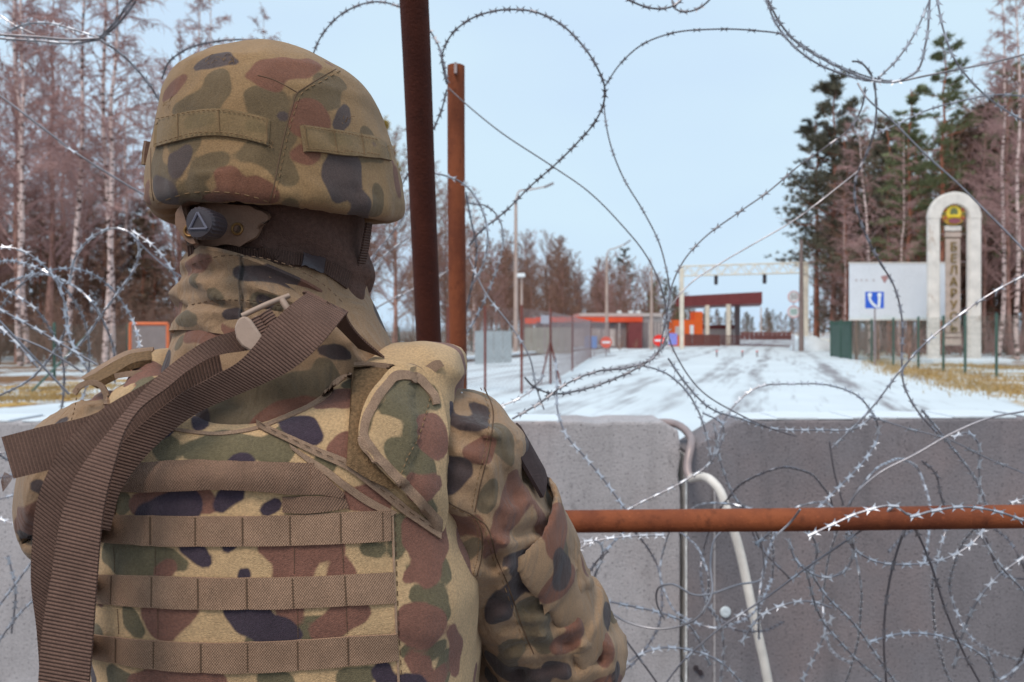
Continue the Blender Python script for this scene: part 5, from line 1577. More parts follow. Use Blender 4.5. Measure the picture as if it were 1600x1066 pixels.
def pine_tree(seed, H, r0, start=.35, nprim=46, spread=.2, tuft=.34, ntuft=14, nneed=17):
    rs = random.Random(seed)
    pts = [Vector((rs.gauss(0, .05) * i / 6, rs.gauss(0, .05) * i / 6, H * i / 12)) for i in range(13)]
    tb = MB(); tb.tube(catmull(pts, 20), list(np.linspace(r0, .03, 20)), 8)
    V, F = [], []
    lb = MB()
    for i in range(nprim):
        t = start + (1 - start) * (i + rs.random()) / nprim
        k = t * 12; j = min(11, int(k))
        p = pts[j].lerp(pts[j + 1], k - j)
        az = rs.uniform(0, 6.283)
        ln = H * spread * (1.12 - t) ** .75 * rs.uniform(.55, 1.15)
        d = Vector((math.cos(az), math.sin(az), rs.uniform(-.15, .35) + .5 * (t - .5)))
        end = p + d * ln + Vector((0, 0, .12 * ln))
        lb.tube([p, p + d * ln * .5 - Vector((0, 0, .04 * ln)), end], [.035, .022, .008], 4, cap=False)
        for s_ in range(ntuft):
            u = .3 + .7 * (s_ + rs.random()) / ntuft
            c = p.lerp(end, u) + Vector((rs.gauss(0, .13), rs.gauss(0, .13), rs.gauss(.02, .08))) * ln * .9
            tdir = (d + Vector((rs.gauss(0, .5), rs.gauss(0, .5), .35))).normalized()
            for _ in range(nneed):
                e = (tdir + Vector((rs.gauss(0, .6), rs.gauss(0, .6), rs.gauss(0, .45)))).normalized()
                l3 = tuft * rs.uniform(.5, 1.1)
                w = e.orthogonal().normalized() * .026
                o = c + e * rs.uniform(0, .14)
                n = len(V)
                V += [o - w, o + w, o + e * l3]
                F.append((n, n + 1, n + 2))
    cm = MB(); cm.add(V, F)
    return tb.mesh('trunk'), lb.mesh('limbs'), cm.mesh('needles')

def bark(name, a, b, s1, s2, sc):
    t = NT(name, .9, .15)
    c = t.mix(t.rng(t.noise(s1, 5, .6, sc=sc), s2, s2 + .08), a, b)
    return t.out(t.vary(c, 2, .85, 1.12), t.bump(t.noise(20, 4), .01))
M['birch'] = bark('white_birch_bark', T(70, 56, 56), T(186, 172, 176), 3.0, .42, (1, 1, 2.2))
M['bark_grey'] = bark('grey_brown_bark', T(110, 86, 82), T(148, 120, 116), 6, .45, (1, 1, .3))
M['bark_pine'] = bark('red_pine_bark', T(112, 76, 68), T(150, 102, 86), 6, .45, (1, 1, .3))
M['twig_purple'] = plain('purple_brown_twigs', T(134, 112, 115, 1.15), .9, .2, .6)
M['twig_brown'] = plain('brown_twigs', T(120, 98, 90, 1.05), .9, .2, .6)
M['needle_dark'] = plain('dark_pine_needles', T(90, 90, 80, 1.1), .8, .35, .8)
M['needle_green'] = plain('green_pine_needles', T(104, 114, 88, 1.1), .8, .35, .8)
M['needle_brown'] = plain('brownish_pine_needles', T(106, 94, 84, 1.1), .8, .3, .8)
M['lichen'] = plain('yellow_lichen', T(142, 122, 60), .9, .3, .8)

PROTO = {}
PROTO['birch_a'] = (bare_tree(1, 21, .105, .30, 40, .17, .32, 7, 8), M['birch'], M['twig_purple'])
PROTO['birch_b'] = (bare_tree(2, 24, .125, .26, 44, .16, .38, 7, 8), M['birch'], M['twig_purple'])
PROTO['birch_c'] = (bare_tree(3, 17, .10, .34, 34, .18, .30, 6, 8, .012), M['birch'], M['twig_purple'])
PROTO['bare_a'] = (bare_tree(4, 18, .16, .22, 46, .22, .0, 8, 8), M['bark_grey'], M['twig_purple'])
PROTO['bare_b'] = (bare_tree(5, 15, .14, .15, 46, .25, .05, 8, 8), M['bark_grey'], M['twig_brown'])
PROTO['bare_c'] = (bare_tree(6, 9, .07, .08, 40, .26, .02, 8, 7), M['bark_grey'], M['twig_brown'])
PROTO['pine_a'] = (pine_tree(7, 17, .17, .18, 60, .21), M['bark_pine'], M['needle_dark'])
PROTO['pine_b'] = (pine_tree(8, 19, .18, .35, 50, .17), M['bark_pine'], M['needle_green'])
PROTO['pine_d'] = (pine_tree(12, 17, .2, .34, 64, .25, .36, 15, 18), M['bark_pine'], M['needle_dark'])
PROTO['pine_c'] = (pine_tree(9, 14, .15, .12, 56, .22, .34), M['bark_pine'], M['needle_brown'])
USED = set()
def tree(proto, loc, label, cat='tree', group=None, scale=1.0, rz=0.0, name=None, lean=0.0):
    me, bm_, cm_ = PROTO[proto]
    nm = name or {'b': 'birch_tree' if proto.startswith('birch') else 'bare_tree', 'p': 'pine_tree'}[proto[0]]
    root = empty(nm, loc, rz)
    root.scale = (scale, scale, scale)
    root.rotation_euler = (0, lean, rz)
    tag(root, label, cat, group)
    if proto[0] == 'b':
        link('trunk', me[0], bm_, root, smooth=proto not in USED)
        link('crown', me[1], cm_, root, smooth=False)
    else:
        link('trunk', me[0], bm_, root, smooth=proto not in USED)
        cr = link('crown', me[2], cm_, root, smooth=False)
        link('limbs', me[1], bm_, cr, smooth=False)
    USED.add(proto)
    return root

rt = random.Random(17)
# near birches that stand out on the left
for px, d, pr, sc, lab, ln in ((32, 33, 'birch_a', 1.05, 'pale birch trunk nearest the left picture edge', 0), (44, 35, 'birch_b', 1.0, 'second pale birch from the left edge, close beside the first', .01),
                               (100, 32, 'birch_c', 1.15, 'birch leaning to the right above the left wire coil', .09), (163, 31, 'birch_b', .95, 'left one of the twin white birches beside the helmet', 0), (178, 32, 'birch_a', 1.1, 'right one of the twin white birches beside the helmet, leaning right', .05)):
    tree(pr, G(px, d), lab, 'tree', 'birches behind the left fence', sc, rt.uniform(0, 6), lean=ln)
GL = 'bare trees of the wood behind the left fence'
LL = 'bare tree in the dense brown wood behind the left fence'
for i in range(52):
    d = rt.uniform(36, 62)
    px = rt.uniform(-150, 330)
    tree(rt.choice(['bare_a', 'bare_b', 'birch_a', 'birch_b', 'birch_c', 'bare_a', 'bare_b', 'bare_c', 'bare_c']), G(px, d), LL, 'tree', GL, rt.uniform(.8, 1.12), rt.uniform(0, 6.28), name='bare_tree')
for i in range(34):
    tree(rt.choice(['pine_c', 'pine_a', 'pine_c']), G(rt.uniform(-130, 330), rt.uniform(48, 84)), 'dark pine showing between the bare trees of the left wood', 'tree', 'pines inside the left wood', rt.uniform(.55, .85), rt.uniform(0, 6.28))
for i in range(38):
    px = rt.uniform(330, 760)
    d = rt.uniform(46, 78)
    top = np.interp(px, [330, 450, 600, 700, 800], [60, 130, 190, 250, 320]) + rt.uniform(0, 110)
    pr = rt.choice(['bare_a', 'bare_b', 'birch_a', 'bare_c', 'bare_b'])
    Hh = {'bare_a': 18, 'bare_b': 15, 'birch_a': 21, 'bare_c': 9}[pr]
    hh = CAM_H + (HOR - top) / FPX * d
    tree(pr, G(px, d), 'bare tree in the row behind the helmet and the pipes', 'tree', 'bare trees between helmet and lamp post', hh / Hh, rt.uniform(0, 6.28), name='bare_tree')
tree('birch_a', G(412, 52), 'tall thin birch rising behind the helmet top', 'tree', None, 1.16, 1.0)
lt = tree('bare_b', G(612, 44), 'bare tree with yellow lichen clumps right of the helmet', 'tree', None, .92, 2.0)
rl_ = random.Random(5)
for k, (px, py, w) in enumerate(((603, 195, 8), (612, 240, 13), (598, 215, 8), (620, 262, 10), (606, 280, 9))):
    V, F = [], []
    c = W(px, py, 44) - Vector(lt.location)
    for _ in range(260):
        o = c + Vector((rl_.gauss(0, w * .012), rl_.gauss(0, .3), rl_.gauss(0, w * .020)))
        e = Vector((rl_.gauss(0, 1), rl_.gauss(0, 1), rl_.gauss(0, 1))).normalized() * .13
        f_ = e.orthogonal().normalized() * .05
        n = len(V); V += [o - f_, o + f_, o + e]; F.append((n, n + 1, n + 2))
    mb = MB(); q = Matrix.Rotation(-2.0, 3, 'Z'); mb.add([(q @ v) / .92 for v in V], F); mb.build('lichen_clump', M['lichen'], lt)['kind'] = 'stuff'
for i in range(104):
    px = rt.uniform(715, 1085)
    d = rt.uniform(84, 125)
    top = np.interp(px, [730, 800, 850, 900, 935, 985, 1030, 1075], [350, 352, 345, 395, 400, 385, 415, 455]) + rt.uniform(0, 60)
    pr = rt.choice(['bare_a', 'bare_b', 'bare_b', 'bare_c']) if px < 960 else rt.choice(['pine_a', 'bare_b', 'bare_a', 'pine_b'])
    Hh = {'bare_a': 18, 'bare_b': 15, 'bare_c': 9, 'pine_c': 14, 'pine_a': 17, 'pine_b': 19}[pr]
    hh = CAM_H + (HOR - top) / FPX * d
    tree(pr, G(px, d), ('dark pine' if pr[0] == 'p' else 'bare tree') + ' in the far wood behind the checkpoint buildings', 'tree', ('pines' if pr[0] == 'p' else 'bare trees') + ' behind the checkpoint', hh / Hh, rt.uniform(0, 6.28), name='pine_tree' if pr[0] == 'p' else 'bare_tree')
for i in range(64):
    px = rt.uniform(1060, 1340)
    d = rt.uniform(190, 270)
    top = np.interp(px, [1060, 1120, 1180, 1240, 1330], [472, 484, 490, 486, 460]) + rt.uniform(-8, 12)
    pr = rt.choice(['pine_a', 'pine_c', 'pine_a'])
    Hh = {'pine_c': 14, 'pine_a': 17}[pr]
    tree(pr, G(px, d), 'tiny distant tree at the far end of the road', 'tree', 'distant trees at the road end', (CAM_H + (HOR - top) / FPX * d) / Hh, rt.uniform(0, 6.28), name='pine_tree' if pr[0] == 'p' else 'bare_tree')
# right hand group
for px, d, pr, top, lab in ((1276, 66, 'pine_d', 190, 'dark pine at the left flank of the right wood, its boughs over the gantry'), (1302, 62, 'pine_d', 128, 'tall dark pine second from the left in the right wood'), (1322, 58, 'pine_d', 215, 'lower bushy pine between the tall left pines and the leaning birch'), (1385, 60, 'pine_d', 190, 'broad dark pine above the left half of the billboard'), (1472, 47, 'pine_b', 66, 'tallest green pine above the billboard and stele'),
                            (1420, 50, 'pine_b', 140, 'green pine between the two birch trunks on the right'), (1405, 46, 'birch_b', 190, 'white birch trunk left of the stele'), (1358, 43, 'birch_c', 150, 'leaning white birch above the blue road sign'),
                            (1590, 40, 'birch_a', -60, 'tall pale birch at the right picture edge'), (1560, 44, 'birch_b', -40, 'purple crowned birch behind the right side of the stele')):
    Hh = {'pine_a': 17, 'pine_d': 17, 'pine_b': 19, 'birch_a': 21, 'birch_b': 24, 'birch_c': 17}[pr]
    tree(pr, G(px, d), lab, 'tree', None, (CAM_H + (HOR - top) / FPX * d) / Hh, rt.uniform(0, 6.28), lean=-.06 if pr == 'birch_c' else 0)
for i in range(84):
    px = rt.uniform(1292, 1680)
    d = rt.uniform(48, 72)
    top = np.interp(px, [1300, 1340, 1400, 1500, 1560, 1680], [260, 170, 175, 170, 90, 40]) + rt.uniform(0, 130)
    pr = rt.choice(['bare_a', 'bare_b', 'bare_b', 'bare_a', 'birch_a', 'pine_b', 'pine_d', 'pine_c'])
    Hh = {'bare_a': 18, 'bare_b': 15, 'birch_a': 21, 'pine_c': 14, 'pine_d': 17, 'pine_b': 19}[pr]
    hh = CAM_H + (HOR - top) / FPX * d
    tree(pr, G(px, d), ('dark pine' if pr[0] == 'p' else 'bare tree') + ' within the mixed wood behind billboard and stele', 'tree', ('pines' if pr[0] == 'p' else 'bare trees') + ' of the right wood', hh / Hh, rt.uniform(0, 6.28), name='pine_tree' if pr[0] == 'p' else 'bare_tree')
# undergrowth
def brush(name, n, pxa, pxb, da, db, hmax, mat, label, seed):
    rs = random.Random(seed)
    V, F = [], []
    for _ in range(n):
        p = G(rs.uniform(pxa, pxb), rs.uniform(da, db))
        h = rs.uniform(.5, hmax)
        for _ in range(9):
            e = Vector((rs.gauss(0, .35), rs.gauss(0, .35), 1)).normalized()
            q = p + e * h * rs.uniform(.6, 1.1)
            cone_twig(V, F, p, q, .014, Vector((rs.gauss(0, .1), 0, 0)))
            for _ in range(4):
                c = p.lerp(q, rs.uniform(.3, .95))
                cone_twig(V, F, c, c + (e * .5 + Vector((rs.gauss(0, .7), rs.gauss(0, .7), rs.gauss(.2, .4)))).normalized() * h * rs.uniform(.15, .35), .009, Vector((0, 0, .02)))
    mb = MB(); mb.add(V, F)
    tag(mb.build(name, mat), label, 'undergrowth', kind='stuff')
brush('undergrowth', 460, -200, 420, 31, 70, 4.6, M['twig_brown'], 'brown undergrowth thicket on the floor of the left wood', 3)
brush('undergrowth', 260, 420, 1000, 58, 92, 3.2, M['twig_brown'], 'brown undergrowth thicket behind helmet, pipes and buildings', 4)
brush('undergrowth', 260, 1310, 1720, 44, 70, 3.4, M['twig_purple'], 'purple brown undergrowth thicket behind the right fence', 5)

# ------------------------------------------------------------------ fences
M['green_steel'] = plain('green_coated_steel', T(62, 88, 84), .6, .15, 3)
M['mesh_green'] = plain('green_mesh_wire', T(84, 98, 92), .6, .1, 3)
M['mesh_grey'] = plain('zinc_mesh_wire', T(128, 120, 128), .6, .1, 3)
M['post_rust'] = plain('brown_painted_post', T(98, 56, 52), .7, .15, 3)
def mesh_panel(a, b, h, z0, step, rstep, r, diag=False):
    """woven or welded wire panel between two ground points"""
    mb = MB()
    d = b - a; L_ = d.length; u = d.normalized()
    def bar(p, q):
        t = (q - p).normalized()
        s_ = t.cross(Vector((u.y, -u.x, 0))).normalized() * r
        w = Vector((u.y, -u.x, 0)) * r
        mb.add([p - s_, p + w, p + s_, p - w, q - s_, q + w, q + s_, q - w], [(0, 1, 5, 4), (1, 2, 6, 5), (2, 3, 7, 6), (3, 0, 4, 7)])
    if diag:
        n = int((L_ + h) / step)
        for i in range(n):
            x = i * step
            x0, x1 = max(0, x - h), min(L_, x)
            if x1 - x0 > .02:
                bar(a + u * x0 + Vector((0, 0, z0 + x - x0)), a + u * x1 + Vector((0, 0, z0 + x - x1)))
                bar(a + u * (L_ - x0) + Vector((0, 0, z0 + x - x0)), a + u * (L_ - x1) + Vector((0, 0, z0 + x - x1)))
    else:
        for i in range(int(L_ / step) + 1):
            p = a + u * min(L_, i * step); bar(p + Vector((0, 0, z0)), p + Vector((0, 0, z0 + h)))
        for k in range(int(h / rstep) + 1):
            bar(a + Vector((0, 0, z0 + k * rstep)), b + Vector((0, 0, z0 + k * rstep)))
    return mb
def fence(label, pts, h, pm, mm, step, rstep, r, diag, pr, cat='fence', name='mesh_fence', square=True):
    root = empty(name, pts[0]); tag(root, label, cat)
    for i in range(len(pts) - 1):
        o = mesh_panel(pts[i], pts[i + 1], h - .08, .05, step, rstep, r, diag).build('mesh_panel', mm, root, True)
        o['kind'] = 'stuff'
    for p in pts:
        mb = MB()
        if square: mb.box(p + Vector((0, 0, h / 2)), (pr, pr, h / 2 + .04), None, pr * .2)
        else: mb.tube([p, p + Vector((0, 0, h + .05))], pr, 10)
        mb.build('post', pm, root, True)
    return root
LF = [G(-260, 17.4), G(-140, 19.2)] + [RP(s_, -21.5) for s_ in np.arange(17, 62, 2.8)]
lf = fence('green wire mesh fence along the left wood', LF, 1.78, M['green_steel'], M['mesh_green'], .10, .1, .003, True, .035)
mb = MB(); mb.tube([G(47, 18.5), G(140, 21.8) + Vector((0, 0, 1.5))], .03, 8); mb.build('brace', M['green_steel'], lf, True)
bp = [G(700, 20.5), G(758, 19.2), G(815, 18.4), G(860, 21.7), G(894, 28.6), G(923, 42), G(952, 52)]
bf = fence('brown posted mesh fence crossing the snow beyond the pipes', bp, 2.15, M['post_rust'], M['mesh_grey'], .14, .14, .0028, True, .034, square=False)
for dx in (-16, 16):
    mb = MB(); mb.tube([G(860 + dx, 21.6), G(860, 21.65) + Vector((0, 0, 1.25))], .028, 8); mb.build('brace', M['post_rust'], bf, True, smooth=True)
RF = [G(1330, 40.5), G(1362, 36), G(1396, 32.5), G(1435, 30), G(1474, 28), G(1508, 26.5), G(1557, 24.5), G(1625, 22.5), G(1720, 20.5)]
fence('green welded mesh fence in front of the stele', RF, 2.1, M['green_steel'], M['mesh_green'], .055, .2, .0026, False, .035)
gp = [G(1299, 45), G(1314, 42.5), G(1329, 40.6)]
gf = fence('dark green gate section at the road end of the right fence', gp, 2.15, M['green_steel'], M['green_steel'], .05, .12, .008, False, .06, 'gate', 'mesh_gate')
for i in (0, 1):
    mb = MB(); mb.prism([gp[i] + Vector((0, .05, .1)), gp[i + 1] + Vector((0, .05, .1)), gp[i + 1] + Vector((0, .05, 1.9)), gp[i] + Vector((0, .05, 1.9))], (0, 0, 0), (0, .02, 0))
    mb.build('infill_panel', M['green_steel'], gf, True)

# orange framed panel left of the soldier's neck
po = empty('framed_panel', G(228, 24)); tag(po, 'grey panel in an orange frame behind the left shoulder', 'panel')
M['orange'] = plain('orange_paint', T(190, 104, 70), .6, .12, 4)
M['greypanel'] = plain('grey_sheet', T(112, 108, 114), .7, .1, 4)
a, b = W(203, 506, 24), W(262, 506, 24)
for p, q in ((Vector((a.x, 24, 0)), a), (Vector((b.x, 24, 0)), b), (a, b), (Vector((a.x, 24, .3)), Vector((b.x, 24, .3)))):
    mb = MB(); mb.tube([p, q], .05, 4); mb.build('frame_bar', M['orange'], po, True)
mb = MB(); mb.box(((a.x + b.x) / 2, 24.02, (a.z + .3) / 2), ((b.x - a.x) / 2 - .05, .012, (a.z - .3) / 2 - .05)); mb.build('sheet', M['greypanel'], po, True)

# ------------------------------------------------------------------ border stele
M['white_conc'] = bark('stained_white_render', T(160, 148, 142), T(192, 194, 198), 1.6, .30, (1, 1, .5))
M['grey_slab'] = plain('grey_stele_slab', T(158, 148, 146), .8, .15, 3, .004, 30)
M['letter'] = plain('dull_gold_letters', T(112, 98, 62), .6, .15, 8)
D0 = 36.0
st = empty('border_stele', G(1493, D0)); tag(st, 'white arched border monument with a grey lettered slab inside', 'monument')
def SP(px, py, dy=0.0): return W(px, py, D0) + Vector((0, dy, 0))
for xa, xb in ((1452, 1470.5), (1514.5, 1535)):
    A, B = SP(xa, 567), SP(xb, 340)
    mb = MB(); mb.box(((A.x + B.x) / 2, D0 + .16, B.z / 2), ((B.x - A.x) / 2, .16, B.z / 2 + .02), None, .09); mb.build('column', M['white_conc'], st, True)
c = SP(1493.5, 341); ro, ri = 41.5 * D0 / FPX, 22 * D0 / FPX
mb = MB(); n = 28
for k in range(n + 1):
    w = math.pi * k / n
    for r_, y in ((ro - .05, 0), (ro, .05), (ro, .27), (ro - .05, .32), (ri + .05, .32), (ri, .27), (ri, .05), (ri + .05, 0)):
        mb.v.append((c.x + r_ * math.cos(w), D0 + y, c.z + r_ * math.sin(w))); mb.uv.append((0, 0))
for k in range(n):
    for j in range(8):
        mb.f.append((k * 8 + j, k * 8 + (j + 1) % 8, (k + 1) * 8 + (j + 1) % 8, (k + 1) * 8 + j)); mb.mi.append(0)
mb.f.append(tuple(range(8))); mb.mi.append(0); mb.f.append(tuple(range(n * 8, n * 8 + 8))[::-1]); mb.mi.append(0)
mb.build('arch', M['white_conc'], st, True)
A, B = SP(1480, 520), SP(1507, 372)
mb = MB(); mb.box(((A.x + B.x) / 2, D0 + .25, (A.z + B.z) / 2), ((B.x - A.x) / 2 - .06, .05, (B.z - A.z) / 2), None, .03); slab_o = mb.build('lettered_slab', M['grey_slab'], st, True)
for ya, yb, nm in ((352, 360, 'slab_cap'), (362, 370, 'slab_band'), (521, 527, 'slab_band'), (529, 540, 'slab_foot')):
    A2, B2 = SP(1479, yb), SP(1508, ya)
    mb = MB(); mb.box(((A2.x + B2.x) / 2, D0 + .25, (A2.z + B2.z) / 2), ((B2.x - A2.x) / 2 - .06, .06, (B2.z - A2.z) / 2), None, .02); mb.build(nm, M['grey_slab'] if nm != 'slab_cap' else M['white_conc'], st, True)
for ya in (365, 408, 540):
    mb = MB(); mb.tube([SP(1472, ya, .3), SP(1514, ya, .3)], .02, 6); mb.build('tie_rod', M['mesh_grey'], st, True)
for k, ch in enumerate('БЕЛАРУСЬ'):
    cu = bpy.data.curves.new('letter', 'FONT'); cu.body = ch; cu.size = .58; cu.extrude = .03; cu.align_x = 'CENTER'; cu.align_y = 'CENTER'
    o = bpy.data.objects.new('letter', cu); COL.objects.link(o)
    o.rotation_euler = (math.pi / 2, 0, 0)
    p = SP(1493.5, 386 + k * 18.2, .165)
    bpy.context.view_layer.update()
    me = bpy.data.meshes.new_from_object(o.evaluated_get(bpy.context.evaluated_depsgraph_get()))
    bpy.data.objects.remove(o)
    me.transform(Matrix.Translation(p) @ Matrix.Rotation(math.pi / 2, 4, 'X'))
    link('letter', me, M['letter'], slab_o, smooth=False)
# emblem: gold wreath ring, green field, red and green ribbons, star on top
em = SP(1493.5, 333, .2); er = 19 * D0 / FPX
eo = None
def disc(nm, r_, y, col, cz=0, sx=1, sz=1, n=24, a0=0, a1=2 * math.pi):
    mb = MB()
    mb.prism([em + Vector((r_ * sx * math.cos(w), -y, cz + r_ * sz * math.sin(w))) for w in np.linspace(a0, a1, n, endpoint=(a1 - a0) < 6)], (0, 0, 0), (0, .03, 0))
    return mb.build(nm, plain('emblem_' + nm, T(*col), .6, .1, 6), st, True)
disc('emblem_field', er * .98, 0, (170, 140, 66))
disc('emblem_sky', er * .62, .035, (214, 180, 70), cz=.04)
disc('emblem_map', er * .34, .07, (92, 104, 72), cz=.06, sx=.9)
disc('emblem_sun', er * .5, .1, (222, 178, 52), cz=-.18, sz=.45, a0=0, a1=math.pi, n=12)
disc('emblem_ribbon', er * .42, .13, (120, 72, 84), cz=-er * .62, sx=1.2, sz=.5)
for k in (-1, 1):
    for j in range(4):
        w = math.pi / 2 + k * (.7 + j * .45)
        mb = MB(); mb.box(em + Vector((er * .82 * math.cos(w), -.05, er * .82 * math.sin(w))), (er * .16, .02, er * .07), Matrix.Rotation(-w, 3, 'Y'), .01)
        mb.build('emblem_band', plain('emblem_band_paint', T(*((150, 70, 62) if j % 2 else (96, 104, 66))), .6), st, True)
mb = MB()
star = [em + Vector(((.14 if i % 2 == 0 else .06) * math.sin(i * math.pi / 5), -.06, er * .80 + (.14 if i % 2 == 0 else .06) * math.cos(i * math.pi / 5))) for i in range(10)]
mb.prism(star, (0, 0, 0), (0, .03, 0)); mb.build('emblem_star', plain('emblem_star_paint', T(150, 66, 60), .6), st, True)
mb = MB(); A = SP(1440, 567); B = SP(1560, 567)
mb.box(((A.x + B.x) / 2 + .1, D0 + .16, .10), ((B.x - A.x) / 2, 1.0, .11), None, .03); mb.build('plinth', M['snow'], st, True)

# billboard
bd = empty('billboard', G(1402, 39.5)); tag(bd, 'pale faded billboard standing left of the stele', 'billboard')
def bill_mat():
    t = NT('faded_billboard_print', .5, .3)
    sep = t.n('ShaderNodeSeparateXYZ'); t.l(t.tc.outputs['Object'], sep.inputs[0])
    c = t.vary(T(196, 208, 226, .92), .8, .95, 1.05)
    g = t.rng(t.math('ADD', sep.outputs[2], t.math('MULTIPLY', t.noise(1.2, 4), .9)), 2.9, 2.35, 0, .5)
    c = t.mix(g, c, T(170, 200, 196, .9))
    f = t.math('MULTIPLY', t.rng(t.noise(7, 3, sc=(1, 1, 6)), .56, .62, 0, .28), t.rng(t.noise(.5, 2), .45, .55))
    return t.out(t.mix(f, c, T(140, 138, 150)))
A, B = W(1327, 499, 39.5), W(1478, 412, 39.5)
mb = MB(); mb.box(((A.x + B.x) / 2, 39.5, (A.z + B.z) / 2), ((B.x - A.x) / 2, .05, (B.z - A.z) / 2), None, .01); bpn = mb.build('panel', bill_mat(), bd, True)
for q in ((A.x, B.z), ):
    pass
mb = MB(); mb.box(((A.x + B.x) / 2, 39.49, B.z + .03), ((B.x - A.x) / 2 + .03, .07, .03)); mb.build('frame_bar', M['white_pipe'], bd, True)
mb = MB(); mb.box(((A.x + B.x) / 2, 39.49, A.z - .03), ((B.x - A.x) / 2 + .03, .07, .03)); mb.build('frame_bar', M['white_pipe'], bd, True)
for px in (1338, 1372, 1421, 1466):
    p = G(px, 39.62); mb = MB(); mb.box(p + Vector((0, 0, A.z / 2 + .5)), (.07, .05, A.z / 2 + .5), None, .01); mb.build('leg', M['bark_grey'], bd, True)
mb = MB(); mb.prism([W(1376, 432, 39.44), W(1391, 429, 39.44), W(1386, 437, 39.44), W(1382, 443, 39.44)], (0, 0, 0), (0, -.006, 0)); mb.build('printed_mark', plain('faded_red_print', T(150, 120, 126), .6), bpn, True)
for k, px in enumerate((1338, 1346, 1354, 1365)):
    mb = MB(); mb.lathe(W(px, 438, 39.44), [(.07, 0), (.07, .004)], 10, (0, -1, 0)); mb.build('printed_mark', plain('faded_grey_print', T(170, 172, 184), .6), bpn, True)
# blue road sign in front of it
M['blue'] = plain('blue_sign_paint', T(40, 84, 190), .4, .06, 3)
M['signwhite'] = plain('white_sign_paint', T(214, 220, 232), .45, .05, 3)
M['red'] = plain('red_sign_paint', T(206, 44, 40), .45, .06, 3)
bs = empty('road_sign', G(1367, 33)); tag(bs, 'square blue road sign with a white forked lane symbol', 'road sign')
A, B = W(1352, 482, 33), W(1381, 456, 33)
mb = MB(); mb.box(((A.x + B.x) / 2, 33, (A.z + B.z) / 2), ((B.x - A.x) / 2, .02, (B.z - A.z) / 2), None, .008); mb.build('plate', M['blue'], bs, True)
mb = MB(); mb.tube([G(1367, 33.05), W(1367, 458, 33.05)], .035, 10); mb.build('post', M['mesh_grey'], bs, True, smooth=True)
for pts, r_ in (([(1359, 461), (1359, 467), (1363, 474), (1370, 480)], .055), ([(1374, 461), (1374, 470), (1373, 481)], .06)):
    mb = MB(); P = [W(x, y, 32.972) for x, y in pts]
    A3 = catmull(P, 14); rows = []
    for i in range(14):
        t = Vector(A3[min(i + 1, 13)]) - Vector(A3[max(i - 1, 0)]); s_ = t.cross(Vector((0, 1, 0))).normalized() * r_
        rows.append([Vector(A3[i]) - s_, Vector(A3[i]) + s_])
    ribbon3(rows, .006).build('symbol_stroke', M['signwhite'], bs, True)
for x in (1359, 1374):
    mb = MB(); mb.lathe(W(x, 461, 32.974), [(.10, 0), (.10, .006)], 14, (0, -1, 0)); mb.build('symbol_dot', M['signwhite'], bs, True)

# ------------------------------------------------------------------ checkpoint
M['cream'] = plain('cream_painted_steel', T(204, 198, 194), .6, .12, 2)
M['maroon'] = plain('maroon_sheet', T(104, 54, 58), .55, .12, 2)
M['maroon_dk'] = plain('dark_maroon_sheet', T(92, 60, 60), .6, .12, 2)
M['brightorange'] = plain('bright_orange_sheet', T(214, 92, 42), .5, .08, 2)
M['redorange'] = plain('red_orange_band', T(206, 78, 50), .5, .08, 2)
M['lightgrey'] = plain('light_grey_sheet', T(168, 166, 172), .6, .08, 2)
M['midgrey'] = plain('mid_grey_sheet', T(118, 114, 122), .6, .08, 2)
M['darkglass'] = plain('dark_window_glass', T(84, 84, 94), .15, .05, 2, spec=.6)
M['pole'] = plain('concrete_pole', T(158, 146, 146), .8, .12, 1.5)
M['woodpole'] = plain('dark_wood_pole', T(112, 102, 104), .9, .15, 2)
def pbox(mb_name, pxa, pxb, pya, pyb, d, depth, mat, parent, bev=0.0):
    """box whose front face fills the pixel rectangle at distance d"""
    A, B = W(pxa, pyb, d), W(pxb, pya, d)
    mb = MB(); mb.box(((A.x + B.x) / 2, d + depth / 2, (A.z + B.z) / 2), ((B.x - A.x) / 2, depth / 2, (B.z - A.z) / 2), None, bev)
    return mb.build(mb_name, mat, parent, True)
# gantry
gn = empty('gantry', G(1160, 61)); tag(gn, 'cream lattice gantry frame spanning the road', 'gantry')
gl, gr = G(1065, 63), G(1258, 59.5)
HT = 7.05
for p, w in ((gl, .16), (gr, .2)):
    mb = MB(); mb.box(p + Vector((0, 0, HT / 2)), (w, w, HT / 2), None, .02); mb.build('column', M['cream'], gn, True)
for zo in (0, -.82):
    for yo in (-.35, .35):
        mb = MB(); mb.tube([gl + Vector((0, yo, HT + zo)), gr + Vector((0, yo, HT + zo))], .045, 6); mb.build('chord', M['cream'], gn, True)
nb = 18
for i in range(nb):
    for yo in (-.35, .35):
        a = gl.lerp(gr, i / nb); b = gl.lerp(gr, (i + 1) / nb)
        z1, z2 = (HT, HT - .82) if i % 2 else (HT - .82, HT)
        mb = MB(); mb.tube([a + Vector((0, yo, z1)), b + Vector((0, yo, z2))], .035, 5); mb.build('lattice_bar', M['cream'], gn, True)
for px in (1121, 1197):
    p = gl.lerp(gr, (px - 1065) / 193); mb = MB(); mb.box(p + Vector((0, 0, HT - 1.25)), (.13, .13, .38), None, .03); mb.build('signal_box', M['dial'], gn, True)
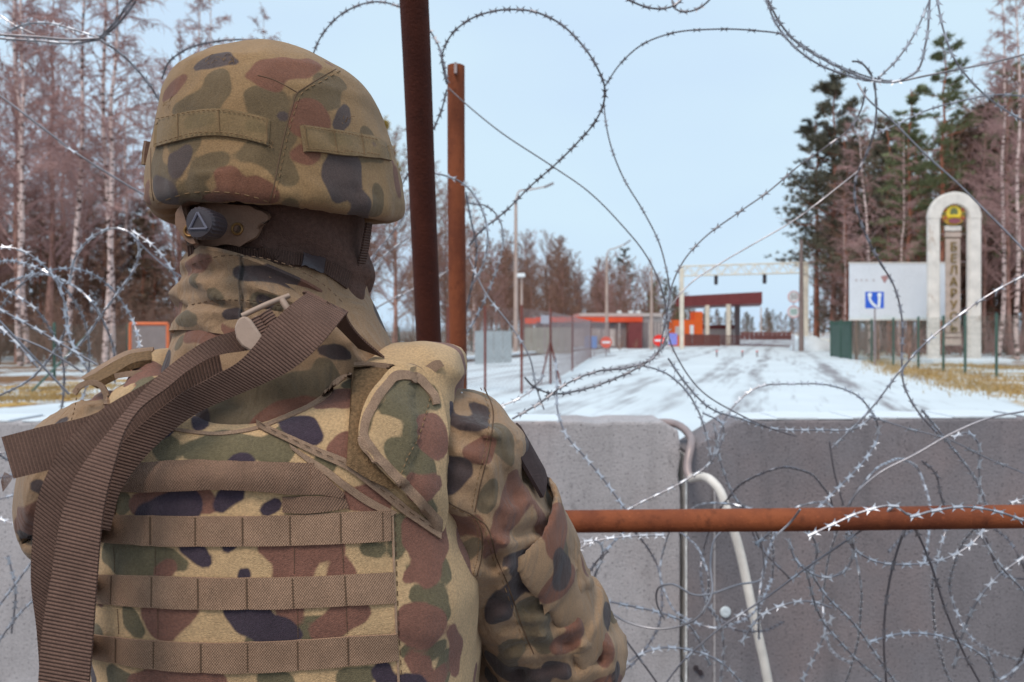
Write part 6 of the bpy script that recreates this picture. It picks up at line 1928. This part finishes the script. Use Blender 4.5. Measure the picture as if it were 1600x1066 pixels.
# canopy
cn = empty('canopy', G(1130, 76)); tag(cn, 'maroon flat roofed inspection canopy on white columns', 'canopy')
ca = [W(1056, 462.5, 84), W(1191, 456, 74), W(1199, 458, 79)]
zt, zb = ca[1].z, W(1191, 474, 74).z
poly = [Vector((ca[0].x, ca[0].y, zb)), Vector((ca[1].x, ca[1].y, zb)), Vector((ca[1].x + 2.8, ca[1].y + 9, zb)), Vector((ca[0].x + 2.8, ca[0].y + 9, zb))]
mb = MB(); mb.prism(poly, (0, 0, 0), (0, 0, zt - zb)); mb.build('roof', M['maroon'], cn, True)
for px, d, w in ((1105, 80, .16), (1138, 77, .16), (1152, 82, .3)):
    p = G(px, d); mb = MB(); mb.box(p + Vector((0, 0, zb / 2)), (w / 2 + .1, .25, zb / 2), None, .03); mb.build('column', M['cream'] if px < 1150 else M['midgrey'], cn, True)
pbox('booth', 1108, 1148, 508, 514, 83, 4, M['maroon'], cn); pbox('booth_window', 1109, 1147, 514, 538, 83.2, 3, M['lightgrey'], cn)
fb = empty('boundary_wall', G(1098, 70)); tag(fb, 'low maroon sheet fence below the canopy', 'fence')
for i in range(14):
    pbox('sheet_panel', 1070 + i * 4, 1073.6 + i * 4, 522 + i * .1, 541, 70, .06, M['maroon_dk'], fb)
kio = empty('kiosk', G(1075, 74)); tag(kio, 'bright orange kiosk with a tall sign block by the gantry', 'kiosk')
pbox('sign_block', 1086, 1098, 487, 538, 74, 2, M['brightorange'], kio); pbox('hut', 1052, 1085.8, 500, 541, 74.05, 2.2, M['brightorange'], kio)
pbox('window', 1055, 1069, 510, 524, 73.98, .05, M['lightgrey'], kio); pbox('door', 1078, 1084, 508, 539, 73.98, .05, M['signwhite'], kio)
# customs building
cb = empty('building', G(960, 66)); tag(cb, 'long grey building with a red orange roof band', 'building')
pbox('wall', 840, 1012, 504, 546, 66, 8, M['midgrey'], cb); pbox('roof_band', 838, 1004, 495.5, 503.5, 65.6, 8.6, M['redorange'], cb); pbox('roof', 905, 1034, 489.5, 494.8, 65.8, 8, M['lightgrey'], cb)
for xa, xb in ((897, 916), (918, 939), (941, 961)):
    pbox('window', xa, xb, 514, 541, 65.95, .06, M['lightgrey'], cb)
for xa, xb in ((876, 894), (897, 930), (932, 961)):
    pbox('window_strip', xa, xb, 506, 511.5, 65.94, .06, M['darkglass'], cb)
pbox('end_bay', 1004.5, 1036, 496, 546, 66.1, 7, M['lightgrey'], cb)
for i in range(6): pbox('rib', 1006 + i * 5, 1008 + i * 5, 503, 545, 66.02, .08, M['midgrey'], cb)
pbox('entrance', 982, 1003.5, 504.5, 547, 64.6, 1.3, M['maroon'], cb)
for px in (967, 981): pbox('awning_post', px, px + 1.6, 505, 547, 65.2, .12, M['lightgrey'], cb)
for px in (966, 984, 996): pbox('roof_vent', px, px + 5, 485.5, 489.4, 68, 1, M['signwhite'], cb)
hd_ = empty('tarpaulin_screen', G(845, 46)); tag(hd_, 'grey green screen wall below the tall lamp post', 'screen')
for i in range(7): pbox('screen_panel', 820 + i * 10.8, 830 + i * 10.8, 512, 551 + 2, 47, .06, plain('grey_green_sheet', T(128, 130, 126), .8, .1, 2) if i == 0 else bpy.data.materials['grey_green_sheet'], hd_)
osn = empty('orange_board', G(829, 60)); tag(osn, 'small orange board left of the grey building', 'board'); pbox('board', 820, 838, 497, 506, 60, .08, M['redorange'], osn)
for px in (822, 836): pbox('leg', px, px + 1, 506, 547, 60.02, .06, M['midgrey'], osn)
bsn = empty('road_sign', G(851, 40)); tag(bsn, 'pale blue grey sign plate on a post before the screen', 'road sign'); pbox('plate', 845, 858, 493, 506, 40, .03, plain('pale_blue_plate', T(150, 160, 182), .5), bsn); pbox('post', 850.5, 852, 493, 562, 40.04, .06, M['mesh_grey'], bsn)
def low_wall(px0, px1, d0, d1, lab):
    root = empty('glass_screen', G((px0 + px1) / 2, d0)); tag(root, lab, 'screen')
    n = 4
    for i in range(n):
        a, b = G(px0, d0).lerp(G(px1, d1), i / n), G(px0, d0).lerp(G(px1, d1), (i + .96) / n)
        mb = MB(); mb.prism([a + Vector((0, 0, .1)), b + Vector((0, 0, .1)), b + Vector((0, 0, 1.55)), a + Vector((0, 0, 1.55))], (0, 0, 0), (0, .03, 0)); mb.build('pane', plain('pale_glass_sheet', T(156, 168, 178), .3, .08, 2) if 'pale_glass_sheet' not in bpy.data.materials else bpy.data.materials['pale_glass_sheet'], root, True)
low_wall(742, 800, 32, 34, 'pale glassy sheet screen seen between upright pipe and lamp post')
# signs
def round_sign(px, py, d, r_px, label, kind, base=None, post=True):
    root = empty('road_sign', G(px, d)); tag(root, label, 'road sign')
    r_ = r_px * d / FPX; c = W(px, py, d)
    mb = MB(); mb.lathe(c, [(r_, 0), (r_, .02)], 28, (0, -1, 0)); mb.build('plate', (M['red'] if px > 1000 else plain('faded_red_paint', T(186, 92, 84), .6)) if kind == 'stop' else M['signwhite'], root, True)
    if kind == 'stop':
        mb = MB(); mb.box(c + Vector((0, -.026, 0)), (r_ * .72, .004, r_ * .17)); mb.build('bar', M['signwhite'], root, True)
    else:
        mb = MB(); ring = [c + Vector((r_ * .9 * math.cos(w), -.024, r_ * .9 * math.sin(w))) for w in np.linspace(0, 2 * math.pi, 33)]
        mb.tube(ring, r_ * .085, 6, cap=False); mb.build('rim', plain('faded_red_rim', T(190, 150, 160), .5) if 'faded_red_rim' not in bpy.data.materials else bpy.data.materials['faded_red_rim'], root, True)
    if post:
        mb = MB(); mb.tube([G(px, d + .05), c + Vector((0, .05, r_ * .8))], .04, 8); mb.build('post', M['mesh_grey'], root, True, smooth=True)
    return root, c, r_
round_sign(1029.5, 532, 44, 9, 'red no entry disc at the corner of the maroon entrance', 'stop')
round_sign(947, 535, 46, 9, 'faded red round sign in front of the grey building', 'stop')
for px, lab in ((918, 'left one of two blue parking plates by the grey building'), (928.5, 'right one of two blue parking plates by the grey building')):
    r0 = empty('road_sign', G(px, 46)); tag(r0, lab, 'road sign'); pbox('plate', px - 4.4, px + 4.4, 525.5, 544, 46, .03, plain('light_blue_plate', T(84, 138, 214), .5) if 'light_blue_plate' not in bpy.data.materials else bpy.data.materials['light_blue_plate'], r0)
    pbox('post', px - .7, px + .7, 525, 556, 46.05, .05, M['mesh_grey'], r0)
r0 = empty('road_sign', G(1051, 52)); tag(r0, 'violet blue plate between no entry disc and gantry column', 'road sign'); pbox('plate', 1045, 1058, 521, 539, 52, .03, plain('violet_blue_plate', T(120, 128, 206), .5), r0); pbox('post', 1050.5, 1052, 521, 552, 52.05, .06, M['mesh_grey'], r0)
sgn, c5, r5 = round_sign(1240, 464, 57, 9.6, 'upper white round limit sign marked 50 by the gantry', 'limit')
cu = bpy.data.curves.new('digits', 'FONT'); cu.body = '50'; cu.size = r5 * 1.15; cu.extrude = .008; cu.align_x = 'CENTER'; cu.align_y = 'CENTER'
o = bpy.data.objects.new('digits', cu); COL.objects.link(o); bpy.context.view_layer.update()
me = bpy.data.meshes.new_from_object(o.evaluated_get(bpy.context.evaluated_depsgraph_get())); bpy.data.objects.remove(o)
me.transform(Matrix.Translation(c5 + Vector((0, -.035, 0))) @ Matrix.Rotation(math.pi / 2, 4, 'X')); link('digits', me, M['midgrey'], sgn, True, False)
sg2, c6, r6 = round_sign(1240, 487.5, 57, 10, 'lower white round sign with green lines by the gantry', 'limit', post=False)
for k in (-1, 0, 1):
    mb = MB(); mb.box(c6 + Vector((0, -.03, k * r6 * .28)), (r6 * .5, .004, r6 * .07)); mb.build('line', plain('teal_sign_line', T(96, 150, 146), .5) if 'teal_sign_line' not in bpy.data.materials else bpy.data.materials['teal_sign_line'], sg2, True)
# lamps and poles
def lamp(px, d, ytop, arm, label, r_=.11, nm='street_lamp'):
    root = empty(nm, G(px, d)); tag(root, label, 'lamp post' if arm else 'pole')
    tp = W(px, ytop, d)
    mb = MB(); mb.tube([G(px, d), W(px, (ytop + 545) / 2, d), tp], [r_ * 1.2, r_, r_ * .7], 12); mb.build('pole', M['pole'] if nm == 'street_lamp' else M['woodpole'], root, True, smooth=True)
    if arm:
        e = W(arm[0], arm[1], d)
        mb = MB(); mb.tube(catmull([tp, tp.lerp(e, .12) + Vector((0, 0, .45)), tp.lerp(e, .4) + Vector((0, 0, .28)), e], 16), .045, 8); mb.build('arm', M['pole'], root, True, smooth=True)
        u = (e - tp).normalized()
        mb = MB(); mb.box(e + u * .25, (.32, .12, .06), Matrix.Rotation(-math.atan2(u.z, u.x), 3, 'Y'), .02); mb.build('lamp_head', M['midgrey'], root, True)
    return root
lamp(806, 47, 312, (852, 292), 'tall street lamp with a curved arm right of the upright pipe', .13)
lamp(948, 60, 402, (976, 382), 'smaller street lamp with a curved arm above the grey building', .12)
lamp(1018, 62, 418, None, 'bare concrete pole beside the grey building end', .12)
lamp(1252, 56, 375, None, 'dark wooden utility pole against the gantry column', .16, 'utility_pole')
lamp(1272, 120, 430, None, 'thin far utility pole right of the gantry', .12, 'utility_pole')
lamp(1189, 150, 480, None, 'thin pale pole far down the road', .16)
cp = lamp(815, 40, 432, None, 'thin camera pole just right of the tall street lamp', .07)
mb = MB(); mb.box(W(814, 432, 40) + Vector((0, -.1, .05)), (.22, .16, .10), None, .03); mb.build('camera_housing', M['signwhite'], cp, True)
# barrier gate and far fence down the road
rgate = empty('road_gate', G(1180, 68)); tag(rgate, 'low maroon barred gate across the road below the gantry', 'gate')
a, b = G(1128, 72), G(1240, 64)
for k in range(34):
    p = a.lerp(b, k / 33); mb = MB(); mb.box(p + Vector((0, 0, .62)), (.035, .035, .5)); mb.build('bar', M['maroon_dk'], rgate, True)
for z in (.2, 1.05):
    mb = MB(); mb.tube([a + Vector((0, 0, z)), b + Vector((0, 0, z))], .04, 6); mb.build('rail', M['maroon_dk'], rgate, True)
ffar = empty('mesh_fence', G(1200, 118)); tag(ffar, 'far maroon fence line closing the view under the canopy', 'fence')
for k in range(12):
    pbox('sheet_panel', 1150 + k * 7.2, 1156.4 + k * 7.2, 519, 531, 120, .1, M['maroon_dk'], ffar)
for px, lab in ((1120, 'short road stud post nearest the gantry left column'), (1160, 'middle short road stud post before the gate'), (1183, 'right short road stud post before the gate')):
    r0 = empty('bollard', G(px, 44)); tag(r0, lab, 'bollard'); mb = MB(); mb.tube([G(px, 44), G(px, 44, .32)], .05, 8); mb.build('stem', M['midgrey'], r0, True, smooth=True); mb = MB(); mb.lathe(G(px, 44, .32), [(.06, 0), (.05, .05), (.01, .07)], 10); mb.build('cap', M['red'], r0, True)
# chain strung between
# snow heap round the right gantry column
mb = MB()
def f_heap(P): return smin(sd_ell(P, (gr.x + .3, gr.y - .2, 0), (1.6, 1.3, 1.15)), sd_ell(P, (gr.x + 2.2, gr.y + .4, 0), (2.2, 1.5, .6)), .5) - .12 * vnoise(P * 1.9, 5)
hm_ = net(f_heap, np.arange(gr.x - 2.5, gr.x + 5.2, .16), np.arange(gr.y - 2.2, gr.y + 2.6, .16), np.arange(-.2, 1.6, .13), 'snow_heap')
tag(link('snow_heap', hm_, M['snow']), 'ploughed snow heap around the foot of the right gantry column', 'snow heap')
